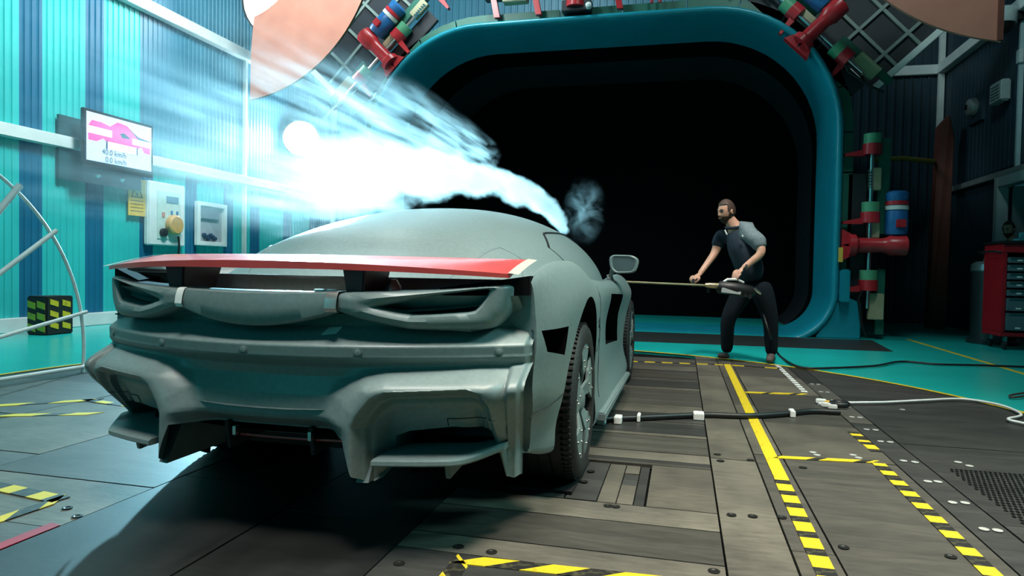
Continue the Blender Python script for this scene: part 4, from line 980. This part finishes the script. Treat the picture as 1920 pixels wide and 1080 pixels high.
def head_pts(c, fd, upv, nu=48, nv=32):
    f_ = Vector(fd).normalized(); u_ = Vector(upv); u_ = (u_ - u_.dot(f_) * f_).normalized(); s_ = f_.cross(u_)
    G = []
    for i in range(nv + 1):
        la = -PI / 2 + PI * i / nv; row = []
        for j in range(nu):
            lo = 2 * PI * j / nu; cf, cs = math.cos(lo), math.sin(lo); cl, z = math.cos(la), math.sin(la)
            hw, hd, hh = .076, .098, .128
            if z < 0: hw *= 1 - .22 * z * z - .12 * abs(z); hd *= 1 - .10 * abs(z)
            x = hw * cl * cs; y = hd * cl * cf; zz = hh * z
            if cf > 0: y += .012 * max(0, -z) * cf                                # jaw forward
            if cf < 0 and z < -.2: y *= 1 - .5 * (-.2 - z)                        # nape
            if cf > .80:                                                           # nose and brow
                t = max(0, 1 - abs(cs) / .26); nz_ = max(0, 1 - abs(z + .22) / .30)
                y += .026 * t * nz_ + .006 * math.exp(-((z - .12) / .10) ** 2)
            for e in (-1, 1):
                d2 = ((cs * cl - e * .36) / .17) ** 2 + ((z - .0) / .12) ** 2
                if cf > 0: y -= .010 * math.exp(-d2)
            row.append(Vector(c) + s_ * x + f_ * y + u_ * zz)
        G.append(row)
    return G, (f_, u_, s_)
def person(name, label, c_head, fd, J, floor_loc, hands=True):
    t = thing(name, label, 'person', floor_loc)
    G, (f_, u_, s_) = head_pts(c_head, fd, (0, 0, 1))
    hb = MB(); nu = len(G[0]); nv = len(G) - 1
    hb.add([p for row in G for p in row], [(i * nu + j, i * nu + (j + 1) % nu, (i + 1) * nu + (j + 1) % nu, (i + 1) * nu + j) for i in range(nv) for j in range(nu)])
    for e in (-1, 1): hb.lathe([(.012, 0), (.024, .006), (.030, .016), (.022, .022), (.008, .018)], Vector(c_head) + s_ * e * .068 - f_ * .005 - u_ * .005, s_ * e - f_ * .4, 12)
    hm = hb.mesh('h'); bm = bmesh.new(); bm.from_mesh(hm); bmesh.ops.remove_doubles(bm, verts=bm.verts, dist=1e-5); bmesh.ops.recalc_face_normals(bm, faces=bm.faces); bm.to_mesh(hm); bm.free()
    J['skull'] = (Vector(c_head) - Vector((0, 0, .02)), .052)
    def chain(*ks): return skin_piece({k: J[k] for k in ks}, list(zip(ks[:-1], ks[1:])), ks[0])
    body_m = [hm, chain('pelvis', 'spine', 'chest', 'neckb', 'neck', 'skull')]
    def limb(first, q, *ks): return skin_piece({'o': (J[first][0].lerp(J[ks[0]][0], q), J[ks[0]][1] * 1.05), **{k: J[k] for k in ks}}, list(zip(('o',) + ks[:-1], ks)), 'o')
    for k in 'RL': body_m += [limb('chest', .45, 'sh' + k, 'el' + k, 'wr' + k), limb('pelvis', .5, 'hip' + k, 'kn' + k, 'an' + k)]
    def hand(w, d, nrm, curl, flip, ln=.088):
        d = Vector(d).normalized(); nrm = Vector(nrm); nrm = (nrm - nrm.dot(d) * d).normalized(); sd = d.cross(nrm) * flip
        w = Vector(w); pm_ = []
        kn = w + d * .085
        pm_.append(skin_piece({'a': (w - d * .03, (.030, .022)), 'b': (w + d * .03, (.036, .018)), 'c': (w + d * .075, (.040, .016))}, [('a', 'b'), ('b', 'c')], 'a', 2))
        for q, (off, l_) in enumerate(((-.034, .92), (-.012, 1.0), (.011, .95), (.033, .76))):
            p = kn + sd * off - d * .035; cur = d.copy(); nodes_ = {'0': (p, .0105)}; ed = []; p = kn + sd * off; nodes_['1'] = (p, .0105); ed.append(('0', '1'))
            for k in range(3):
                cur = (Matrix.Rotation(curl[k] * (-1), 3, d.cross(nrm)) @ cur).normalized(); p = p + cur * (ln * l_ * (.45, .32, .23)[k])
                nodes_[str(k + 2)] = (p, (.0098, .009, .0078)[k]); ed.append((str(k + 1), str(k + 2)))
            pm_.append(skin_piece(nodes_, ed, '0', 2))
        b0 = w + d * .025 - sd * .025; b1 = b0 - sd * .035 + d * .028 - nrm * .010; b2_ = b1 + d * .032 - nrm * .018 + sd * .006; b3 = b2_ + d * .020 - nrm * .016 + sd * .012
        pm_.append(skin_piece({'0': (b0, .014), '1': (b1, .0125), '2': (b2_, .011), '3': (b3, .009)}, [('0', '1'), ('1', '2'), ('2', '3')], '0', 2))
        return pm_
    if hands:
        for a in hands: body_m += hand(*a)
    body_o = place('body', remeshed(join_meshes(body_m), .0062, 1), SKIN, t)
    # clothes: slightly larger tapered shells over the same joints
    def up(k, d): p, r = J[k]; return (p, (r[0] + d, r[1] + d) if isinstance(r, tuple) else r + d)
    cuff = lambda a, c, q: J[a][0].lerp(J[c][0], q)
    sh = {'hem': (J['pelvis'][0] + Vector((0, 0, -.03)), up('pelvis', .022)[1]), 'spine': up('spine', .022), 'chest': up('chest', .02), 'neckb': up('neckb', .022), 'nk': (J['neckb'][0].lerp(J['neck'][0], .55), .098), 'shR': up('shR', .020), 'cR': (cuff('shR', 'elR', .80), .068), 'shL': up('shL', .018), 'cL': (cuff('shL', 'elL', .5), .066)}
    def links(d, *ks): return skin_piece({k: d[k] for k in ks}, list(zip(ks[:-1], ks[1:])), ks[0])
    place('polo_shirt', remeshed(join_meshes([links(sh, 'hem', 'spine', 'chest', 'neckb', 'nk'), links({**sh, 'o': (J['chest'][0].lerp(J['shR'][0], .4), .10)}, 'o', 'shR', 'cR'), links({**sh, 'o': (J['chest'][0].lerp(J['shL'][0], .4), .10)}, 'o', 'shL', 'cL')]), .010, 3), SHIRT, t)
    place('sleeve', skin_piece({'a': (J['shL'][0].lerp(J['neckb'][0], .50) + Vector((0, 0, .005)), .085), 'b': (J['shL'][0] + Vector((0, 0, .008)), .108), 'm': (cuff('shL', 'elL', .5), .083), 'c': (cuff('shL', 'elL', .86), .076)}, [('a', 'b'), ('b', 'm'), ('m', 'c')], 'b', 2), SLEEVE, t)
    tr = {'pelvis': up('pelvis', .010), 'hipR': up('hipR', .022), 'knR': up('knR', .020), 'anR': (J['anR'][0] - Vector((0, 0, .05)), .066), 'hipL': up('hipL', .022), 'knL': up('knL', .020), 'anL': (J['anL'][0] - Vector((0, 0, .05)), .066)}
    place('trousers', remeshed(join_meshes([links({**tr, 'b': (J['pelvis'][0] - Vector((0, 0, .12)), .13)}, 'pelvis', 'b')] + [links({**tr, 'o': (J['pelvis'][0].lerp(J['hip' + k][0], .5), .13)}, 'o', 'hip' + k, 'kn' + k, 'an' + k) for k in 'RL']), .010, 3), TROUS, t)
    for k in ('R', 'L'):
        a, toe = J['an' + k][0], J['toe' + k][0]; h = Vector((a.x, a.y, .045)); d = (toe - h); d.z = 0; dn = d.normalized(); h -= dn * .05
        me_ = skin_piece({'h': (h, (.045, .045)), 'a': (h + dn * .06 + Vector((0, 0, .055)), (.048, .05)), 'b': (h + d * .5 + Vector((0, 0, -.002)), (.046, .042)), 'c': (h + d * .85, (.05, .036)), 't': (h + d * 1.05, (.036, .026))}, [('h', 'b'), ('a', 'b'), ('b', 'c'), ('c', 't')], 'b', 2)
        for v in me_.vertices: v.co.z = max(v.co.z, .004)
        place('shoe', me_, SHOE, t)
    def shell(nm, cond, off, m):
        q = MB(); P = []
        c0 = Vector(c_head)
        for i in range(nv):
            for j in range(nu):
                la = -1 + 2 * (i + .5) / nv; lo = 2 * PI * (j + .5) / nu
                if cond(math.sin(PI / 2 * la), math.cos(lo)):
                    pts = [G[i][j], G[i][(j + 1) % nu], G[i + 1][(j + 1) % nu], G[i + 1][j]]
                    q.add([p + (p - c0).normalized() * off for p in pts], [(0, 1, 2, 3)]); q.add([p + (p - c0).normalized() * -.004 for p in pts], [(0, 1, 2, 3)])
        return place(nm, q.build('x', m, weld=True, fix=False).data, m, t)
    hair = lambda z, cf: z > (.52 if cf > .35 else (.10 if cf > -.15 else -.28)) + .0
    o = shell('hair', hair, .010, HAIR)
    beard = lambda z, cf: z < (-.52 if cf > .93 else -.36) and z > -.98 and cf > -.02 or (-.42 < z < -.34 and cf > .9)
    o = shell('beard', lambda z, cf: (z < -.40 and cf > .05) or (z < .0 and .0 < cf < .22), .007, HAIR)
    for x in [x for x in bpy.data.objects if x.name == 'x' or x.name.startswith('x.')]: bpy.data.objects.remove(x)
    fc = MB()
    for e in (-1, 1): fc.lathe([(.001, -.006), (.011, -.002), (.012, .002), (.001, .006)], Vector(c_head) + s_ * e * .030 + f_ * .0855 + u_ * .002, f_, 10)
    place('eyes', fc.mesh('e'), BLACK, t)
    fb = MB()
    for e in (-1, 1): fb.tube([Vector(c_head) + s_ * e * a + f_ * b2__ + u_ * h for a, b2__, h in ((.014, .098, .022), (.032, .094, .027), (.052, .080, .022))], [.004, .005, .003], 6)
    place('eyebrows', fb.mesh('e'), HAIR, t)
    mo_ = MB().tube([Vector(c_head) + s_ * a + f_ * b2__ - u_ * .066 for a, b2__ in ((-.024, .090), (0, .101), (.024, .090))], .005, 6); place('mouth', mo_.mesh('e'), mat('lips', (.30, .10, .08), .5), t)
    return t
YM = 7.80
def j(px, py, Y, r): return (at(px, py, Y), r)
wrL, wrR = at(1391, 505, 7.50), at(1311, 515, 7.72)
JM = dict(pelvis=j(1412, 527, 7.82, (.155, .125)), spine=j(1404, 495, 7.81, (.165, .135)), chest=j(1389, 461, 7.80, (.185, .150)), neckb=j(1383, 434, 7.80, .105), neck=j(1374, 421, 7.79, .074),
          shR=j(1352, 438, 7.94, .078), elR=j(1341, 474, 7.90, .047), wrR=(wrR, .030), shL=j(1413, 437, 7.66, .082), elL=j(1430, 474, 7.56, .050), wrL=(wrL, .031),
          hipR=j(1393, 545, 7.90, .105), knR=j(1364, 598, 7.84, .066), anR=j(1363, 655, 7.86, .044), hipL=j(1429, 545, 7.74, .110), knL=j(1445, 597, 7.76, .068), anL=j(1447, 660, 7.82, .044),
          toeR=(onfloor(1337, 674), 0), toeL=(onfloor(1440, 684), 0))
man = person('person', 'bearded man in navy polo and dark trousers bending over a smoke wand', at(1362, 397, 7.77), (-.80, -.58, -.10), JM, (.70, 7.82, 0),
             [(wrR, at(1297, 522, 7.66) - wrR, (-.2, -.5, .8), (.7, 1.0, .8), 1), (wrL, at(1376, 520, 7.45) - wrL, (-.3, -.7, .6), (.5, .8, .7), -1)])
MB().tube([wrL + (at(1396, 501, 7.50) - wrL) * .9 + .034 * (Vector((.5, .2, .8)).normalized() * math.cos(a) + Vector((.3, -.95, .1)).normalized() * math.sin(a)) for a in np.linspace(0, 2 * PI, 20, endpoint=False)], .011, 8, closed=True).build('wrist_watch', BLACK, None, smooth=1).parent = man
bpy.data.objects['wrist_watch'].matrix_parent_inverse = Matrix.Translation(-man.location)
nb_ = at(1378, 427, 7.79)
co_ = MB().tube([nb_ + Vector((.092 * math.cos(a), .085 * math.sin(a), .012 + .020 * math.sin(a + .6))) for a in np.linspace(0, 2 * PI, 28, endpoint=False)], .016, 8, closed=True).build('collar', SHIRT, man, smooth=1); co_.matrix_parent_inverse = Matrix.Translation(-man.location)
for a_, b__, m_ in ((at(1359, 431, 7.60), at(1363, 440, 7.60), TAPEW), (at(1391, 440, 7.58), at(1393, 444, 7.58), TAPEW)):
    o = MB().tube([a_, b__], .009, 6).build('collar_tip' if m_ is TAPEW and a_.x < .62 else 'chest_emblem', m_, man, smooth=1); o.matrix_parent_inverse = Matrix.Translation(-man.location)
# smoke wand held by the man
wd = thing('smoke_wand', 'long thin brass smoke wand with black handle held by the man', 'smoke wand', at(1380, 542, 7.48))
def local(o, par): o.matrix_parent_inverse = Matrix.Translation(-par.location); return o
local(MB().tube([at(1090, 524, 6.9), at(1187, 529, 7.1), at(1325, 535, 7.42)], .0105, 8).build('wand_tube', BRASS, wd, smooth=1), wd)
local(MB().tube([at(1322, 534.5, 7.41), at(1330, 535, 7.42), at(1346, 536, 7.44), at(1348, 536, 7.45)], [.020, .028, .030, .034], 12).build('brass_sleeve', BRASS, wd, smooth=1), wd)
hp = [at(1346, 537, 7.45), at(1349, 538, 7.45), at(1380, 542, 7.48), at(1408, 547, 7.52), at(1416, 549, 7.53)]
local(MB().tube(hp, [.05, .066, .072, .062, .03], 14).build('wand_body', BLACK, wd, smooth=.9), wd)
local(MB().tube([at(1352, 532, 7.45), at(1364, 524, 7.45), at(1382, 524, 7.46), at(1394, 530, 7.50)], .014, 8).build('top_handle', TAPEW, wd, smooth=1), wd)
c_ = at(1371, 545.5, 7.41)
local(MB().box(c_, (.20, .012, .055), Matrix.Rotation(.20, 3, 'Z') @ Matrix.Rotation(.10, 3, 'Y')).build('label_plate', mat('label_grey', (.42, .46, .47), .4), wd, bevel=.003), wd)
local(MB().box(c_ + Vector((-.03, -.008, .002)), (.09, .006, .026), Matrix.Rotation(.20, 3, 'Z') @ Matrix.Rotation(.10, 3, 'Y')).build('label_mark', mat('label_red', (.45, .10, .12), .4), wd), wd)
local(MB().tube([at(1300, 525, 7.60), at(1300, 536, 7.38)], .016, 8).build('front_grip', BLACK, wd, smooth=1), wd)
local(MB().tube([at(1414, 541, 7.5), at(1427, 551, 7.5)], [.02, .012], 8).build('cable_plug', STEEL, wd, smooth=1), wd)
for p_ in ((1398, 553), (1406, 556), (1328, 545)): local(MB().box(at(*p_, 7.46), (.03, .03, .05)).build('valve', BLACK, wd, bevel=.005), wd)
# second person peeking out of the corridor door at the right edge
def k2(px, py, r, dy=0): return (at(px, py, 12.25 + dy), r)
JP = dict(pelvis=k2(1912, 525, (.15, .12)), spine=k2(1911, 497, (.145, .115)), chest=k2(1910, 468, (.16, .13)), neckb=k2(1902, 447, .07), neck=k2(1898, 437, .058),
          shR=k2(1893, 456, .064, .1), elR=k2(1890, 484, .046, .1), wrR=k2(1892, 512, .03, .05), shL=k2(1929, 456, .064, -.1), elL=k2(1934, 484, .046, -.1), wrL=k2(1930, 512, .03, -.1),
          hipR=k2(1905, 535, .10, .05), knR=k2(1905, 575, .066, .05), anR=k2(1905, 612, .044, .05), hipL=k2(1921, 535, .10, -.05), knL=k2(1921, 575, .066, -.05), anL=k2(1921, 612, .044, -.05), toeR=(at(1895, 618, 12.1), 0), toeL=(at(1912, 618, 12.0), 0))
p0 = JP['anR'][0]
dz = p0.z - .09
for k in list(JP): JP[k] = (JP[k][0] - Vector((0, 0, dz if k[:3] != 'toe' else JP[k][0].z - .04)), JP[k][1])
hd_ = at(1892, 416, 12.22) - Vector((0, 0, dz))
guest = person('person', 'dark haired person in black peeking from the white doorway at right', hd_, (-.75, -.6, -.1), JP, (p0.x, p0.y, 0), None)

# ================================================================== SMOKE (real volumes drifting along the airflow, -Y)
class NT:
    def __init__(s, name):
        s.M = bpy.data.materials.new(name); s.M.use_nodes = True; s.t = s.M.node_tree; s.t.nodes.clear()
        s.out = s.t.nodes.new('ShaderNodeOutputMaterial')
        g = s.t.nodes.new('ShaderNodeNewGeometry'); sp_ = s.t.nodes.new('ShaderNodeSeparateXYZ'); s.t.links.new(g.outputs['Position'], sp_.inputs[0])
        s.pos = g.outputs['Position']; s.x, s.y, s.z = sp_.outputs
    def m(s, op, a, b=0., c=0., clamp=False):
        n = s.t.nodes.new('ShaderNodeMath'); n.operation = op; n.use_clamp = clamp
        for i, v in enumerate((a, b, c)):
            if isinstance(v, (int, float)): n.inputs[i].default_value = v
            else: s.t.links.new(v, n.inputs[i])
        return n.outputs[0]
    def curve(s, v, xs, ys):
        """piecewise smooth function of v through (xs, ys)"""
        lo, hi, ylo, yhi = min(xs), max(xs), min(ys), max(ys)
        t = s.m('DIVIDE', s.m('SUBTRACT', v, lo), hi - lo, clamp=True)
        n = s.t.nodes.new('ShaderNodeFloatCurve'); c = n.mapping.curves[0]
        pts = sorted(((x - lo) / (hi - lo), (y - ylo) / max(yhi - ylo, 1e-6)) for x, y in zip(xs, ys))
        c.points[0].location = pts[0]; c.points[1].location = pts[-1]
        for p in pts[1:-1]: c.points.new(*p)
        n.mapping.update(); s.t.links.new(t, n.inputs['Value'])
        return s.m('MULTIPLY_ADD', n.outputs[0], yhi - ylo, ylo)
    def noise(s, scale, detail=3, rough=.55, off=(0, 0, 0), dist=0.):
        mp = s.t.nodes.new('ShaderNodeMapping'); mp.inputs['Scale'].default_value = scale; mp.inputs['Location'].default_value = off
        n = s.t.nodes.new('ShaderNodeTexNoise'); n.inputs['Scale'].default_value = 1; n.inputs['Detail'].default_value = detail; n.inputs['Roughness'].default_value = rough; n.inputs['Distortion'].default_value = dist
        s.t.links.new(s.pos, mp.inputs[0]); s.t.links.new(mp.outputs[0], n.inputs['Vector']); return n.outputs['Fac']
    def ramp(s, v, a, b): 
        n = s.t.nodes.new('ShaderNodeMapRange'); n.interpolation_type = 'SMOOTHSTEP'; s.t.links.new(v, n.inputs['Value'])
        n.inputs['From Min'].default_value = a; n.inputs['From Max'].default_value = b; return n.outputs['Result']
    def volume(s, dens, color, aniso):
        v = s.t.nodes.new('ShaderNodeVolumeScatter'); v.inputs['Color'].default_value = (*color, 1); v.inputs['Anisotropy'].default_value = aniso
        s.t.links.new(dens, v.inputs['Density']); s.t.links.new(v.outputs[0], s.out.inputs['Volume']); return s.M
def tube_domain(pts, rad, n=12):
    return MB().tube([tuple(p) for p in cr(pts, 4)], list(np.interp(np.linspace(0, 1, (len(pts) - 1) * 4 + 1), np.linspace(0, 1, len(rad)), rad)), n)
PATH = np.array([(-.90, 5.38, 1.24), (-.95, 5.20, 1.36), (-1.06, 4.90, 1.475), (-1.22, 4.60, 1.535), (-1.38, 4.20, 1.545), (-1.56, 3.7, 1.50), (-1.67, 3.3, 1.42), (-1.74, 2.9, 1.355), (-1.80, 2.45, 1.33), (-1.84, 2.0, 1.33)])
PR = [.05, .075, .10, .12, .15, .19, .235, .27, .29, .30]
nt = NT('smoke_stream')
yy = list(PATH[:, 1])
cx_ = nt.curve(nt.y, yy, list(PATH[:, 0])); cz_ = nt.curve(nt.y, yy, list(PATH[:, 2])); rr_ = nt.curve(nt.y, yy, PR)
wob = nt.m('MULTIPLY', nt.m('SUBTRACT', nt.noise((2.5, 2.5, 2.5), 2), .5), .16)
dx_ = nt.m('ADD', nt.m('SUBTRACT', nt.x, cx_), wob); dz_ = nt.m('SUBTRACT', nt.m('SUBTRACT', nt.z, cz_), wob)
d_ = nt.m('DIVIDE', nt.m('SQRT', nt.m('ADD', nt.m('MULTIPLY', dx_, dx_), nt.m('MULTIPLY', dz_, dz_))), rr_)
edge = nt.m('SUBTRACT', 1.05, nt.m('ADD', d_, nt.m('MULTIPLY', nt.m('SUBTRACT', nt.noise((9, 2.6, 9), 4, .6), .45), 1.1)))
dens = nt.m('MULTIPLY', nt.ramp(edge, 0., .55), nt.curve(nt.y, yy, [20, 18, 15, 12, 9, 6, 3.6, 1.5, .35, .03]))
fb_ = nt.ramp(nt.noise((14, .7, 14), 4, .65, (2, 0, 5)), .42, .62); mixy = nt.ramp(nt.y, 3.6, 2.7)
dens = nt.m('MULTIPLY', dens, nt.m('ADD', nt.m('SUBTRACT', 1., mixy), nt.m('MULTIPLY', mixy, nt.m('MULTIPLY', fb_, 1.5))))
m1 = nt.volume(dens, (.97, .99, 1), .62)
dm = tube_domain(PATH, [r * 1.35 for r in PR])
sm1 = dm.build('smoke_stream', m1); tag(sm1, 'dense white smoke stream curving over the car roof', 'smoke'); sm1['kind'] = 'stuff'
# torn plume above and left of the stream: fine fibres drawn out along the flow
nt = NT('smoke_plume')
PP = np.array([(-1.30, 4.5, 1.72), (-1.50, 4.0, 1.74), (-1.72, 3.4, 1.70), (-1.95, 2.8, 1.62), (-2.10, 2.2, 1.55), (-2.15, 1.8, 1.52)]); PPR = [.12, .24, .40, .52, .58, .60]
yy = list(PP[:, 1]); cx_ = nt.curve(nt.y, yy, list(PP[:, 0])); cz_ = nt.curve(nt.y, yy, list(PP[:, 2])); rr_ = nt.curve(nt.y, yy, PPR)
dx_ = nt.m('SUBTRACT', nt.x, cx_); dz_ = nt.m('SUBTRACT', nt.z, cz_)
d_ = nt.m('DIVIDE', nt.m('SQRT', nt.m('ADD', nt.m('MULTIPLY', dx_, dx_), nt.m('MULTIPLY', dz_, dz_))), rr_)
fib = nt.ramp(nt.noise((16, .9, 16), 4, .65), .44, .66)
blob = nt.ramp(nt.noise((2.2, .8, 2.2), 2, .5, (3.1, 0, 1.7)), .40, .62)
dens = nt.m('MULTIPLY', nt.m('MULTIPLY', nt.ramp(d_, 1.0, .35), nt.m('MULTIPLY', fib, blob)), nt.curve(nt.y, yy, [3.6, 3.2, 2.4, 1.2, .4, .08]))
sm2 = tube_domain(PP, [r * 1.02 for r in PPR], 16).build('smoke_plume', nt.volume(dens, (.90, .97, 1), .6)); tag(sm2, 'torn streaky smoke plume trailing above the dense stream', 'smoke'); sm2['kind'] = 'stuff'
# thin curl beside the stream over the right side of the roof
nt = NT('smoke_curl')
cc = at(1096, 395, 5.5)
dd = [nt.m('DIVIDE', nt.m('SUBTRACT', v, c), r) for v, c, r in ((nt.x, cc.x, .19), (nt.y, cc.y, .35), (nt.z, cc.z, .30))]
d_ = nt.m('SQRT', nt.m('ADD', nt.m('ADD', nt.m('MULTIPLY', dd[0], dd[0]), nt.m('MULTIPLY', dd[1], dd[1])), nt.m('MULTIPLY', dd[2], dd[2])))
dens = nt.m('MULTIPLY', nt.m('MULTIPLY', nt.ramp(d_, 1, .3), nt.ramp(nt.noise((7, 4, 7), 4, .6, (0, 0, 0), .8), .45, .65)), 1.5)
sph = MB(); sph.lathe([(max(.19 * math.sin(a), .002), -.36 * math.cos(a)) for a in np.linspace(0, PI, 14)], cc, (0, .3, 1), 16)
sm3 = sph.build('smoke_curl', nt.volume(dens, (.75, .92, 1), .2)); tag(sm3, 'faint thin curl of smoke right of the dense stream', 'smoke'); sm3['kind'] = 'stuff'
